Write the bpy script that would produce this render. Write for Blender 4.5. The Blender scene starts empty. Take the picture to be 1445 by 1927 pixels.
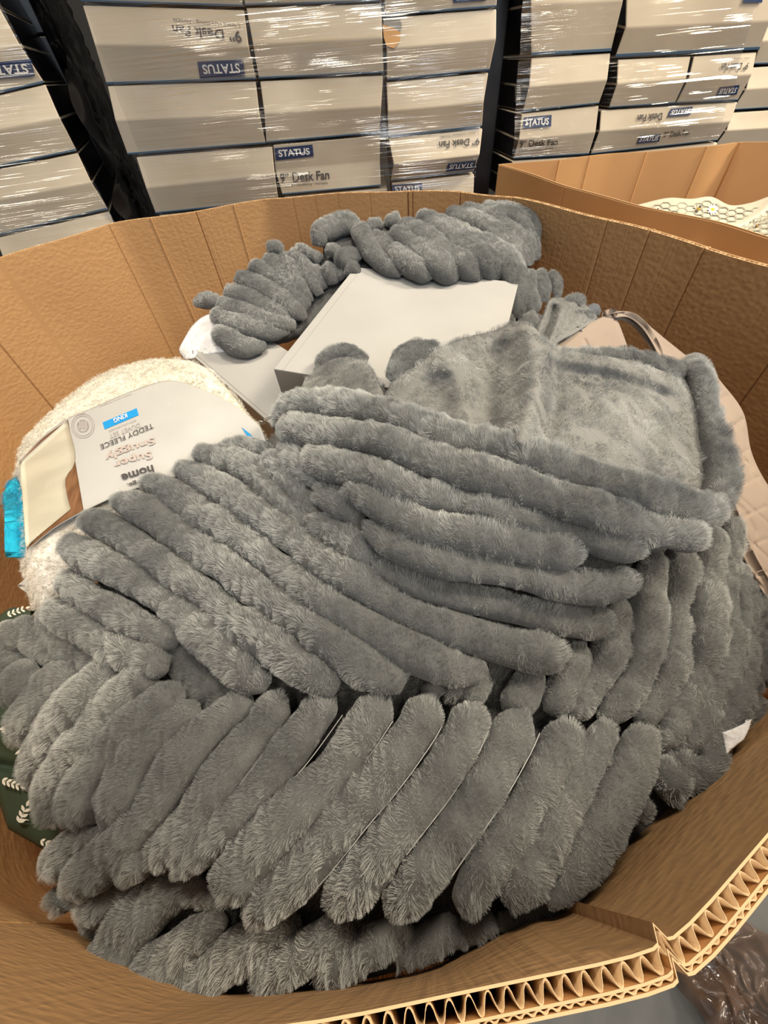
import bpy, bmesh, math, random
import numpy as np
from mathutils import Vector, Matrix
random.seed(4)
rng = np.random.default_rng(7)
S = bpy.context.scene
COL = S.collection

# ------------------------------------------------------------------ camera
W, H, F = 1445.0, 1927.0, 724.0
CAMZ = 1.2
_d = np.array([785 - W/2, -(1575 - H/2), -F]); _d /= np.linalg.norm(_d)
_up = -_d
_f = np.array([0, 0, -1.]); _f = _f - (_f @ _up) * _up; _f /= np.linalg.norm(_f)
_r = np.cross(_f, _up)
RW = np.array([_r, _f, _up])            # world = RW @ camera
CP = np.array([0, 0, CAMZ])
cam = bpy.data.cameras.new('camera'); camo = bpy.data.objects.new('camera', cam); COL.objects.link(camo)
camo.matrix_world = Matrix.Translation((0, 0, CAMZ)) @ Matrix(RW.tolist()).to_4x4()
cam.sensor_fit = 'VERTICAL'; cam.sensor_height = 36; cam.lens = F / H * 36; cam.clip_start = 0.01
S.camera = camo

# ------------------------------------------------------------------ light and exposure
S.view_settings.view_transform = 'Standard'; S.view_settings.look = 'None'
S.view_settings.exposure = 0.0; S.view_settings.gamma = 1.0; S.view_settings.use_curve_mapping = False
wd = bpy.data.worlds.new('hall_air'); S.world = wd; wd.use_nodes = True
wd.node_tree.nodes['Background'].inputs[0].default_value = (0.95, 0.95, 1.0, 1)
wd.node_tree.nodes['Background'].inputs[1].default_value = 0.20
def area(name, loc, target, sx, sy, power, color):
    l = bpy.data.lights.new(name, 'AREA'); l.shape = 'RECTANGLE'; l.size = sx; l.size_y = sy; l.energy = power; l.color = color
    o = bpy.data.objects.new(name, l); COL.objects.link(o); o.location = loc
    o.rotation_euler = (Vector(target) - Vector(loc)).to_track_quat('-Z', 'Y').to_euler()
    return o
area('roof_lamp', (3.0, 0.9, 3.6), (0, 0.6, 0.8), 0.8, 0.8, 190, (1.0, 0.85, 0.64))
area('roof_lamp', (0.2, 1.7, 4.4), (0, 0.5, 0.8), 1.2, 0.4, 115, (1.0, 0.87, 0.68))
area('doorway_daylight', (1.3, -3.4, 2.6), (0, 0.4, 0.8), 1.6, 1.6, 62, (0.78, 0.89, 1.0))
for lx in (-1.1, 0.3, 1.6, 2.8):
    area('added_strip_light', (lx, -1.6, 4.6), (lx*0.3, 1.9, 1.2), 0.14, 1.8, 36, (1.0, 0.88, 0.70))  # strips added behind the camera for film streaks and brighter stacks

# ------------------------------------------------------------------ helpers
def ray(px, py):
    px = np.asarray(px, float); py = np.asarray(py, float)
    v = np.stack([px - W/2, -(py - H/2), -F*np.ones_like(px)], -1)
    return v @ RW.T
def at_depth(px, py, D):
    return CP + ray(px, py) * (np.asarray(D) / F)[..., None]
def at_z(px, py, z):
    r = ray(px, py); return CP + r * ((z - CAMZ) / r[..., 2])[..., None]
def at_plane(px, py, p0, n):
    r = ray(px, py); t = ((np.asarray(p0) - CP) @ n) / (r @ n); return CP + r * t[..., None]
def depth_of(p): return -((np.asarray(p) - CP) @ RW)[..., 2]
def project(p):
    c = (np.asarray(p) - CP) @ RW; return W/2 + F*c[..., 0]/-c[..., 2], H/2 - F*c[..., 1]/-c[..., 2]

class Depth:
    """smooth surface (thin plate) through control points (px,py,kind,value)"""
    def __init__(s, ctl):
        P = []; V = []
        for x, y, k, v in ctl:
            if k == 'z': D = depth_of(at_z(x, y, v))
            elif k == 'y': r = ray(x, y); D = depth_of(CP + r * (v / r[1]))
            else: D = v
            P.append((x/1000, y/1000)); V.append(1.0/float(D))
        s.P = np.array(P); n = len(P)
        A = np.zeros((n+3, n+3)); A[:n, :n] = s.k(np.linalg.norm(s.P[:, None]-s.P[None], axis=-1)) + np.eye(n)*1e-3
        A[:n, n] = 1; A[:n, n+1:] = s.P; A[n, :n] = 1; A[n+1:, :n] = s.P.T
        s.w = np.linalg.solve(A, np.concatenate([V, [0, 0, 0]]))
    @staticmethod
    def k(r): return r*r*np.log(r + 1e-9)
    def __call__(s, px, py, lift=0.0):
        px = np.asarray(px, float); py = np.asarray(py, float); q = np.stack([px/1000, py/1000], -1)
        r = np.linalg.norm(q[..., None, :] - s.P, axis=-1)
        v = s.k(r) @ s.w[:-3] + s.w[-3] + q @ s.w[-2:]
        return 1.0/v - lift
def link(name, me, mats=(), parent=None, smooth=True):
    o = bpy.data.objects.new(name, me); COL.objects.link(o)
    for m in mats: me.materials.append(m)
    if smooth: me.polygons.foreach_set('use_smooth', [True]*len(me.polygons))
    if parent is not None: o.parent = parent
    return o
def mesh(name, V, Fc, mats=(), parent=None, smooth=True, mi=None):
    me = bpy.data.meshes.new(name); me.from_pydata(np.asarray(V).tolist(), [], [list(map(int, f)) for f in Fc]); me.update()
    o = link(name, me, mats, parent, smooth)
    if mi is not None: me.polygons.foreach_set('material_index', mi)
    return o
def empty(name, loc=(0, 0, 0)):
    o = bpy.data.objects.new(name, None); COL.objects.link(o); o.location = loc; o.empty_display_size = 0.05; return o
def tag(o, label=None, cat=None, group=None, kind=None):
    if label: o['label'] = label
    if cat: o['category'] = cat
    if group: o['group'] = group
    if kind: o['kind'] = kind
    return o
def keep(child, parent):      # parent without moving
    child.parent = parent; child.matrix_parent_inverse = Matrix.Translation(-parent.location); return child
def polyline(P, n):
    P = np.asarray(P, float); seg = np.linalg.norm(np.diff(P[:, :2], axis=0), axis=1); t = np.concatenate([[0], np.cumsum(seg)]); u = np.linspace(0, t[-1], n)
    out = np.empty((n, P.shape[1]))
    # monotone-ish smooth interpolation (Catmull-Rom on arc length)
    m = np.gradient(P, t, axis=0) if len(P) > 2 else np.repeat(((P[1]-P[0])/t[-1])[None], 2, 0)
    idx = np.clip(np.searchsorted(t, u, side='right')-1, 0, len(P)-2)
    h = (t[idx+1]-t[idx])[:, None]; s = ((u-t[idx])[:, None])/h
    return (2*s**3-3*s**2+1)*P[idx] + (s**3-2*s**2+s)*h*m[idx] + (-2*s**3+3*s**2)*P[idx+1] + (s**3-s**2)*h*m[idx+1]
def noise3(P, f, seed=0, oct=3):
    """cheap smooth noise from summed sines"""
    g = np.random.default_rng(seed); out = 0; a = 1.0; P = np.asarray(P)
    for o in range(oct):
        for _ in range(4):
            k = g.normal(size=P.shape[-1]); k *= f*(2**o)/np.linalg.norm(k)*2*math.pi*g.uniform(.6, 1.3)
            out = out + a*0.35*np.sin(P @ k + g.uniform(0, 6.28))
        a *= 0.5
    return out

# ------------------------------------------------------------------ materials
def mat(name, color=(.5, .5, .5), rough=.7, **k):
    m = bpy.data.materials.new(name); m.use_nodes = True; b = m.node_tree.nodes['Principled BSDF']
    b.inputs['Base Color'].default_value = (*color, 1); b.inputs['Roughness'].default_value = rough
    for kk, v in k.items(): b.inputs[kk.replace('_', ' ')].default_value = v
    return m
def nn(m, t, **k):
    n = m.node_tree.nodes.new(t)
    for kk, v in k.items():
        if kk in n.inputs: n.inputs[kk].default_value = v
        else: setattr(n, kk, v)
    return n
def bsdf(m): return m.node_tree.nodes['Principled BSDF']
def vary(m, c1, c2, scale=6.0, coord='Object', stretch=(1, 1, 1), lo=.35, hi=.65, detail=4, bump=0.0, bscale=None, dist=.002):
    L = m.node_tree.links.new; tc = nn(m, 'ShaderNodeTexCoord'); mp = nn(m, 'ShaderNodeMapping'); mp.inputs['Scale'].default_value = stretch
    L(tc.outputs[coord], mp.inputs[0])
    no = nn(m, 'ShaderNodeTexNoise', Scale=scale, Detail=detail); L(mp.outputs[0], no.inputs['Vector'])
    cr = nn(m, 'ShaderNodeValToRGB'); cr.color_ramp.elements[0].position = lo; cr.color_ramp.elements[1].position = hi
    cr.color_ramp.elements[0].color = (*c1, 1); cr.color_ramp.elements[1].color = (*c2, 1)
    L(no.outputs['Fac'], cr.inputs[0]); L(cr.outputs[0], bsdf(m).inputs['Base Color'])
    if bump:
        n2 = nn(m, 'ShaderNodeTexNoise', Scale=bscale or scale*4, Detail=5); L(mp.outputs[0], n2.inputs['Vector'])
        bp = nn(m, 'ShaderNodeBump', Strength=bump, Distance=dist); L(n2.outputs['Fac'], bp.inputs['Height']); L(bp.outputs[0], bsdf(m).inputs['Normal'])
    return m
def card_mat(name, c1, c2, emboss=.5):
    m = mat(name, c1, .75); vary(m, c1, c2, 3.0, lo=.3, hi=.7); L = m.node_tree.links.new
    uv = nn(m, 'ShaderNodeUVMap'); mp = nn(m, 'ShaderNodeMapping'); mp.inputs['Scale'].default_value = (1.0, 1.5, 1); L(uv.outputs[0], mp.inputs[0])
    vo = nn(m, 'ShaderNodeTexVoronoi', Scale=105.0); vo.feature = 'SMOOTH_F1'; vo.inputs['Randomness'].default_value = .8; L(mp.outputs[0], vo.inputs['Vector'])
    mp2 = nn(m, 'ShaderNodeMapping'); mp2.inputs['Scale'].default_value = (140, 3, 1); L(uv.outputs[0], mp2.inputs[0])
    no = nn(m, 'ShaderNodeTexNoise', Scale=1.0, Detail=2.0); L(mp2.outputs[0], no.inputs['Vector'])
    ad = nn(m, 'ShaderNodeMath', operation='MULTIPLY_ADD'); L(no.outputs['Fac'], ad.inputs[0]); ad.inputs[1].default_value = 1.1; L(vo.outputs['Distance'], ad.inputs[2])
    bp = nn(m, 'ShaderNodeBump', Strength=emboss, Distance=.004); L(ad.outputs[0], bp.inputs['Height']); L(bp.outputs[0], bsdf(m).inputs['Normal'])
    return m
M = {}
M['card'] = card_mat('embossed_cardboard', (.40, .225, .095), (.48, .28, .125), .28)
M['card_smooth'] = vary(mat('plain_cardboard', rough=.8), (.45, .25, .10), (.55, .32, .14), 3)
M['card_edge'] = mat('cut_cardboard_edge', (.50, .345, .19), .85)
M['white_card'] = vary(mat('white_card', rough=.55), (.35, .35, .345), (.38, .38, .375), 8, bump=.05, bscale=60, dist=.001)
M['carton'] = vary(mat('offwhite_carton', rough=.5), (.50, .43, .335), (.58, .51, .41), 5, bump=.12, bscale=12, dist=.004)
M['navy'] = mat('navy_print', (.012, .035, .11), .45)
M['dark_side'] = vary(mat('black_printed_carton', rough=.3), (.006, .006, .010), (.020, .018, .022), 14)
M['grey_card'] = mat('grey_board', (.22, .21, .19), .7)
M['blue_edge'] = mat('blue_carton_edge', (.06, .13, .23), .5)
M['ink'] = mat('dark_ink', (.05, .045, .045), .6)
M['white_ink'] = mat('white_ink', (.8, .8, .8), .6)
M['grey_ink'] = mat('grey_ink', (.36, .33, .32), .6)
M['tan_ink'] = mat('taupe_ink', (.45, .38, .35), .6)
M['cyan'] = mat('cyan_print', (.01, .28, .66), .5)
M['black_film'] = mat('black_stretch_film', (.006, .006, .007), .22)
M['floor'] = vary(mat('concrete_floor', rough=.55), (.045, .047, .048), (.085, .087, .087), 9, bump=.1, bscale=60)
M['brown_film'] = mat('brown_plastic_film', (.13, .085, .065), .22, Alpha=.6)
M['teddy'] = vary(mat('cream_teddy_fleece', rough=.95), (.70, .66, .55), (.80, .77, .68), 18, bump=.8, bscale=90, dist=.006)
M['teddy_white'] = vary(mat('white_teddy_fleece', rough=.95), (.74, .71, .66), (.84, .82, .78), 18, bump=.8, bscale=110, dist=.006)
M['knit'] = vary(mat('white_knit', rough=.95), (.66, .67, .70), (.80, .80, .82), 30, bump=.8, bscale=140, dist=.004)
M['sleeve'] = vary(mat('sleeve_card', rough=.45), (.43, .43, .42), (.47, .47, .46), 10, bump=.12, bscale=80, dist=.002)
M['cream_art'] = vary(mat('cream_artwork', rough=.35), (.46, .44, .35), (.56, .53, .43), 9, stretch=(1, 3, 1), bump=.05)
M['wood_art'] = vary(mat('brown_wood_artwork', rough=.35), (.15, .07, .03), (.24, .12, .055), 30, stretch=(6, 1, 1))
M['turq'] = vary(mat('turquoise_fleece', rough=.9), (.0, .30, .50), (.01, .46, .66), 30, bump=.6, bscale=80, dist=.004)
M['green'] = vary(mat('dark_green_cotton', rough=.8), (.022, .040, .022), (.034, .058, .034), 12, bump=.1, bscale=200)
M['leaf'] = mat('white_leaf_print', (.75, .74, .66), .8)
M['beige'] = vary(mat('beige_cotton', rough=.75, Sheen_Weight=.2), (.235, .18, .142), (.275, .215, .17), 8, bump=.12, bscale=60, dist=.002)
M['bee_cloth'] = vary(mat('ivory_cotton', rough=.7), (.44, .41, .33), (.49, .455, .37), 8)
M['hexline'] = mat('grey_green_print', (.26, .255, .20), .7)
M['amber'] = mat('amber_print', (.70, .36, .02), .7)
M['thread'] = mat('pale_thread', (.38, .39, .39), .5)
def fur_base(name, c1, c2, sc=14):
    m = mat(name, c1, .9, Sheen_Weight=.08, Sheen_Roughness=.5); vary(m, c1, c2, sc, lo=.3, hi=.7, bump=.5, bscale=160, dist=.003); return m
M['fur'] = fur_base('grey_fur', (.060, .063, .065), (.09, .093, .093))  # dark base puts the shade of the rib valleys into the colour
M['velvet'] = fur_base('grey_velvet', (.13, .132, .128), (.20, .20, .195), 10)  # satin light and dark of the nap painted in as soft blotches
M['fleece_dark'] = fur_base('slate_fleece', (.06, .07, .09), (.09, .10, .12))
def strand_mat(name, c1, c2, sc=9):
    # nap light painted as soft patches, dark gaps as darker roots; random hair to hair
    m = mat(name, c1, .36, Sheen_Weight=.1); vary(m, c1, c2, sc, lo=.40, hi=.64, detail=3); L = m.node_tree.links.new
    cr = [n for n in m.node_tree.nodes if n.type == 'VALTORGB'][0]; hi = nn(m, 'ShaderNodeHairInfo')
    mr = nn(m, 'ShaderNodeMapRange'); mr.inputs[3].default_value = .62; mr.inputs[4].default_value = 1.32; L(hi.outputs['Random'], mr.inputs[0])
    mr2 = nn(m, 'ShaderNodeMapRange'); mr2.inputs[3].default_value = .55; mr2.inputs[4].default_value = 1.15; L(hi.outputs['Intercept'], mr2.inputs[0])
    mu = nn(m, 'ShaderNodeMath', operation='MULTIPLY'); L(mr.outputs[0], mu.inputs[0]); L(mr2.outputs[0], mu.inputs[1])
    vm = nn(m, 'ShaderNodeVectorMath', operation='SCALE'); L(cr.outputs[0], vm.inputs[0]); L(mu.outputs[0], vm.inputs['Scale']); L(vm.outputs[0], bsdf(m).inputs['Base Color'])
    return m
M['strand'] = strand_mat('grey_fur_strands', (.19, .205, .212), (.58, .60, .59))
M['strand_velvet'] = strand_mat('grey_velvet_strands', (.21, .222, .23), (.66, .67, .65), 12)

FUR = True
def add_hair(o, matname, density, length, children=0, radius=.00022, group=None, clump=.0, rnd=.35, tang=.3, rough=.0015, seed=1):
    if not FUR: return
    o.data.materials.append(M[matname]); slot = len(o.data.materials)
    area_m2 = sum(p.area for p in o.data.polygons) * (.55 if group else 1)
    md = o.modifiers.new('pile', 'PARTICLE_SYSTEM'); ps = o.particle_systems[-1]; ps.seed = seed; st = ps.settings
    st.type = 'HAIR'; st.use_advanced_hair = True; st.count = int(area_m2*density); st.hair_length = length; st.hair_step = 3
    st.render_step = 3; st.display_step = 2
    st.emit_from = 'FACE'; st.use_modifier_stack = False; st.distribution = 'RAND'; st.use_even_distribution = True
    st.normal_factor = length/4*.85; st.tangent_factor = tang*length/4; st.tangent_phase = .2; st.factor_random = rnd*length/4
    st.material = slot
    if group: ps.vertex_group_density = group
    if 'pile_length' in o.vertex_groups: ps.vertex_group_length = 'pile_length'
    st.root_radius = 1.0; st.tip_radius = .25; st.radius_scale = radius
    if children:
        st.child_type = 'INTERPOLATED'; st.rendered_child_count = children; st.child_percent = 0
        st.clump_factor = clump; st.clump_shape = .2; st.roughness_1 = rough; st.roughness_1_size = .01; st.roughness_2 = rough*.7; st.roughness_2_size = .2
        st.roughness_endpoint = rough*.8; st.child_length = 1.0; st.child_parting_factor = .0

def rib_mesh(ribs, dep, lift=0.0, thick=.86, seed=0, lump=.05, nu=14):
    V = []; Fc = []; wts = []; base = 0; g = np.random.default_rng(seed)
    for ri, rb in enumerate(ribs):
        rb = np.array([r[:3] for r in rb], float); extra = 0.0
        L = np.linalg.norm(np.diff(rb[:, :2], axis=0), axis=1).sum(); ns = max(8, int(L/6))
        Q = polyline(rb, ns); x, y, hw = Q[:, 0], Q[:, 1], np.maximum(Q[:, 2], 3)
        s = np.linspace(0, L, ns)
        T = np.gradient(Q[:, :2], axis=0); T /= np.linalg.norm(T, axis=1)[:, None] + 1e-9; Nn = np.stack([-T[:, 1], T[:, 0]], -1)
        hw = hw*(1+.05*np.sin(s/33+g.uniform(0, 6))+.02*np.sin(s/14+g.uniform(0, 6)))
        # round end caps
        cap = min(22, L*.35); e = np.minimum(s, L-s); sc = np.sqrt(np.clip(1-(1-np.clip(e/cap, 0, 1))**2, 0.02, 1)); 
        hw = hw*(.74+.26*sc)*1.04
        lf = lift + .0012*g.normal()
        Dc = dep(x, y, lf); C = at_depth(x, y, Dc)
        A = at_depth(x+Nn[:, 0]*hw, y+Nn[:, 1]*hw, dep(x+Nn[:, 0]*hw, y+Nn[:, 1]*hw, lf))
        B = at_depth(x-Nn[:, 0]*hw, y-Nn[:, 1]*hw, dep(x-Nn[:, 0]*hw, y-Nn[:, 1]*hw, lf))
        side = (A-B)/2; half = np.linalg.norm(side, axis=1)
        hmax = Dc/F*hw*1.8; k = np.minimum(1, hmax/half); side = side*k[:, None]; half = half*k
        tan = np.gradient(C, axis=0); N = np.cross(tan, side); N /= np.linalg.norm(N, axis=1)[:, None]+1e-12
        view = CP-C; N *= np.sign((N*view).sum(1))[:, None]
        view /= np.linalg.norm(view, axis=1)[:, None]; N = N*.6+view*.4; N /= np.linalg.norm(N, axis=1)[:, None]
        hh = np.minimum(half, Dc/F*hw*1.25)*thick*sc**.6*(1+.14*np.sin(s/34+g.uniform(0, 6))+.07*np.sin(s/15+g.uniform(0, 6)))
        th = np.linspace(0, 2*math.pi, nu, endpoint=False); ct = np.cos(th); sn = np.sin(th)
        prof_n = np.where(sn > 0, np.abs(sn)**.85, -np.abs(sn)*.9)
        P = C[:, None]+side[:, None]*ct[None, :, None]+N[:, None]*(hh[:, None]*prof_n[None])[..., None]
        nz = noise3(P.reshape(-1, 3), 14, seed*31+ri, 2).reshape(ns, nu)+.6*noise3(P.reshape(-1, 3), 40, seed*31+ri+500, 1).reshape(ns, nu)
        P = P+(P-C[:, None])*(nz*lump)[..., None]
        c0 = C[0]-tan[0]/np.linalg.norm(tan[0])*half[0]*.2; c1 = C[-1]+tan[-1]/np.linalg.norm(tan[-1])*half[-1]*.2
        V.append(P.reshape(-1, 3)); V.append(np.array([c0, c1]))
        wts += list(np.tile(np.where(sn > -.05, np.clip(.12+.88*np.clip(sn, 0, 1)**1.3, 0, 1), 0), ns)) + [.7, .7]
        idx = base+np.arange(ns*nu).reshape(ns, nu); r = np.roll(idx, -1, 1)
        q = np.stack([idx[:-1], r[:-1], r[1:], idx[1:]], -1).reshape(-1, 4); Fc += q.tolist()
        n0 = base+ns*nu
        Fc += [[idx[0, (i+1) % nu], idx[0, i], n0] for i in range(nu)]+[[idx[-1, i], idx[-1, (i+1) % nu], n0+1] for i in range(nu)]
        base += ns*nu+2
    return np.concatenate(V), Fc, wts
def ribbed(name, ribs, dep, lift=0, parent=None, mats=('fur',), hair=None, seed=0, thick=.86, lump=.05):
    V, Fc, w = rib_mesh(ribs, dep, lift, thick, seed, lump)
    o = mesh(name, V, Fc, [M[m] for m in mats], None)
    bm = bmesh.new(); bm.from_mesh(o.data); bmesh.ops.recalc_face_normals(bm, faces=bm.faces); bm.to_mesh(o.data); bm.free()
    vg = o.vertex_groups.new(name='pile')
    on = [i for i, a in enumerate(w) if a > .01]; vg.add(on, 1.0, 'REPLACE')
    vl = o.vertex_groups.new(name='pile_length')
    w = np.array(w)
    for lv in np.unique(np.round(w, 2)): vl.add([int(i) for i in np.nonzero(np.abs(w-lv) < .006)[0]], float(max(lv, .05)), 'REPLACE')
    if hair: add_hair(o, group='pile', seed=seed+1, **hair)
    if parent is not None: keep(o, parent)
    return o
def ridge_field(x, y, ridges):
    out = np.zeros_like(x)
    for pts, amp, wid in ridges:
        P = np.array(pts, float); best = np.full(x.shape, 1e9)
        for a, b in zip(P[:-1], P[1:]):
            d = b-a; t = np.clip(((x-a[0])*d[0]+(y-a[1])*d[1])/(d@d), 0, 1)
            best = np.minimum(best, np.hypot(x-a[0]-t*d[0], y-a[1]-t*d[1]))
        out += amp*np.exp(-(best/wid)**2)
    return out
def patch(name, rows, dep, mats, lift=0.0, ridges=(), n=60, m=40, thick=.004, nz=(0, 20), edge=.0, parent=None, seed=0, smooth=True, backdir=None):
    """cloth sheet: rows are pixel polylines; closed shell with real thickness"""
    R = np.array([polyline(r, n) for r in rows])               # (k,n,2)
    t = np.linspace(0, len(rows)-1, m); i = np.clip(t.astype(int), 0, len(rows)-2); f = (t-i)[:, None, None]
    k = len(rows)
    if k > 2:
        Mg = np.gradient(R, axis=0); G = (2*f**3-3*f**2+1)*R[i]+(f**3-2*f**2+f)*Mg[i]+(-2*f**3+3*f**2)*R[i+1]+(f**3-f**2)*Mg[i+1]
    else: G = (1-f)*R[i]+f*R[i+1]
    x, y = G[..., 0], G[..., 1]
    u = np.linspace(0, 1, n)[None]*np.ones((m, 1)); v = np.linspace(0, 1, m)[:, None]*np.ones((1, n))
    e = np.minimum(np.minimum(u, 1-u), np.minimum(v, 1-v)); rim = np.sqrt(np.clip(1-(1-np.clip(e/.10, 0, 1))**2, 0, 1))
    D = dep(x, y, lift)-ridge_field(x, y, ridges)+edge*(1-rim)
    P = at_depth(x, y, D)
    if nz[0]: P = P+(CP-P)/np.linalg.norm(CP-P, axis=-1)[..., None]*(nz[0]*noise3(P.reshape(-1, 3), nz[1], seed, 3).reshape(m, n))[..., None]
    # shell
    du = np.gradient(P, axis=1); dv = np.gradient(P, axis=0); N = np.cross(du, dv); N /= np.linalg.norm(N, axis=-1)[..., None]+1e-12
    N *= np.sign((N*(CP-P)).sum(-1))[..., None]
    Bk = P-N*thick
    V = np.concatenate([P.reshape(-1, 3), Bk.reshape(-1, 3)]); I = np.arange(m*n).reshape(m, n); J = I+m*n
    q = np.stack([I[:-1, :-1], I[:-1, 1:], I[1:, 1:], I[1:, :-1]], -1).reshape(-1, 4); Fc = q.tolist()+(q[:, ::-1]+m*n).tolist()
    bd = list(I[0, :])+list(I[1:, -1])+list(I[-1, -2::-1])+list(I[-2:0:-1, 0])
    Fc += [[bd[j], bd[(j+1) % len(bd)], bd[(j+1) % len(bd)]+m*n, bd[j]+m*n][::-1] for j in range(len(bd))]
    o = mesh(name, V, Fc, [M[a] for a in mats], None, smooth)
    bm = bmesh.new(); bm.from_mesh(o.data); bmesh.ops.recalc_face_normals(bm, faces=bm.faces); bm.to_mesh(o.data); bm.free()
    vg = o.vertex_groups.new(name='pile'); vg.add(list(range(m*n)), 1.0, 'REPLACE')
    o['_x'] = 0; del o['_x']
    if parent is not None: keep(o, parent)
    return o
def cuboid(name, o0, a, b, c, mats, parent=None, bevel=.0015, mi=None):
    o0, a, b, c = map(np.asarray, (o0, a, b, c)); V = [o0, o0+a, o0+a+b, o0+b, o0+c, o0+a+c, o0+a+b+c, o0+b+c]
    Fc = [(0, 3, 2, 1), (4, 5, 6, 7), (0, 1, 5, 4), (1, 2, 6, 5), (2, 3, 7, 6), (3, 0, 4, 7)]
    ob = mesh(name, V, Fc, [M[m] for m in mats], None, False, mi)
    bm = bmesh.new(); bm.from_mesh(ob.data); bmesh.ops.recalc_face_normals(bm, faces=bm.faces)
    if bevel: bmesh.ops.bevel(bm, geom=list(bm.edges), offset=bevel, segments=2, affect='EDGES', profile=.6)
    bm.to_mesh(ob.data); bm.free()
    if parent is not None: keep(ob, parent)
    return ob
# decals: unit-square art mapped through a pixel quad (TL,TR,BR,BL of the artwork) onto a surface
def bil(quad, u, v):
    q = np.array(quad, float); u = np.asarray(u)[..., None]; v = np.asarray(v)[..., None]
    return (q[0]*(1-u)+q[1]*u)*(1-v)+(q[3]*(1-u)+q[2]*u)*v
def rect_decal(name, quad, surf, mt, parent, lift=.0012, n=2, thick=.0005):
    u, v = np.meshgrid(np.linspace(0, 1, n), np.linspace(0, 1, n)); p = bil(quad, u, v)
    P = surf(p[..., 0], p[..., 1], lift).reshape(-1, 3); Bk = surf(p[..., 0], p[..., 1], lift-thick).reshape(-1, 3)
    I = np.arange(n*n).reshape(n, n); q = np.stack([I[:-1, :-1], I[:-1, 1:], I[1:, 1:], I[1:, :-1]], -1).reshape(-1, 4)
    bd = list(I[0, :])+list(I[1:, -1])+list(I[-1, -2::-1])+list(I[-2:0:-1, 0])
    Fc = q.tolist()+(q[:, ::-1]+n*n).tolist()+[[bd[j], bd[(j+1) % len(bd)], bd[(j+1) % len(bd)]+n*n, bd[j]+n*n] for j in range(len(bd))]
    o = mesh(name, np.concatenate([P, Bk]), Fc, [mt], None, False)
    if parent is not None: keep(o, parent)
    return o
def poly_decal(name, polys, surf, mt, parent, lift=.0012):
    V = []; Fc = []
    for pl in polys:
        pl = np.array(pl, float); b = len(V); V += surf(pl[:, 0], pl[:, 1], lift).tolist(); Fc.append(list(range(b, b+len(pl))))
    o = mesh(name, V, Fc, [mt], None, False)
    if parent is not None: keep(o, parent)
    return o
_tc = {}
def text_geo(s, bold=False):
    if (s, bold) in _tc: return _tc[(s, bold)]
    cu = bpy.data.curves.new('lettering', 'FONT'); cu.body = s; cu.size = 1; cu.resolution_u = 3
    if bold: cu.offset = .022
    o = bpy.data.objects.new('lettering', cu); COL.objects.link(o); bpy.context.view_layer.update()
    me = bpy.data.meshes.new_from_object(o.evaluated_get(bpy.context.evaluated_depsgraph_get()))
    V = np.array([v.co[:2] for v in me.vertices]); Fc = [list(p.vertices) for p in me.polygons]
    bpy.data.objects.remove(o); bpy.data.meshes.remove(me)
    lo, hi = V.min(0), V.max(0); U = (V-lo)/(hi-lo); U[:, 1] = 1-U[:, 1]
    _tc[(s, bold)] = (U, Fc); return U, Fc
def text_decal(name, s, quad, surf, mt, parent, lift=.0018, bold=False):
    U, Fc = text_geo(s, bold); p = bil(quad, U[:, 0], U[:, 1])
    o = mesh(name, surf(p[:, 0], p[:, 1], lift), Fc, [mt], None, False)
    if parent is not None: keep(o, parent)
    return o
def plane_surf(p0, n):
    n = np.asarray(n)/np.linalg.norm(n); n = n*np.sign(n@(CP-np.asarray(p0)))
    return lambda x, y, lift=0: at_plane(x, y, np.asarray(p0)+n*lift, n)
def depth_surf(dep, base=0.0): return lambda x, y, lift=0: at_depth(x, y, dep(x, y, base+lift))
def flip(q): return [q[2], q[3], q[0], q[1]]      # upside-down artwork

# ================================================================== SETTING
fl = mesh('floor', [(-5, -4, 0), (5, -4, 0), (5, 6, 0), (-5, 6, 0), (-5, -4, -.1), (5, -4, -.1), (5, 6, -.1), (-5, 6, -.1)],
          [(0, 1, 2, 3), (7, 6, 5, 4), (0, 4, 5, 1), (1, 5, 6, 2), (2, 6, 7, 3), (3, 7, 4, 0)], [M['floor']], None, False); tag(fl, kind='structure')
bw = mesh('wall_back', [(-5, 4.4, 0), (5, 4.4, 0), (5, 4.4, 5.5), (-5, 4.4, 5.5), (-5, 4.5, 0), (5, 4.5, 0), (5, 4.5, 5.5), (-5, 4.5, 5.5)],
          [(0, 1, 2, 3), (7, 6, 5, 4), (0, 4, 5, 1), (1, 5, 6, 2), (2, 6, 7, 3), (3, 7, 4, 0)], [mat('grey_cladding', (.03, .03, .03), .8)], None, False); tag(bw, kind='structure')

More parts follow.
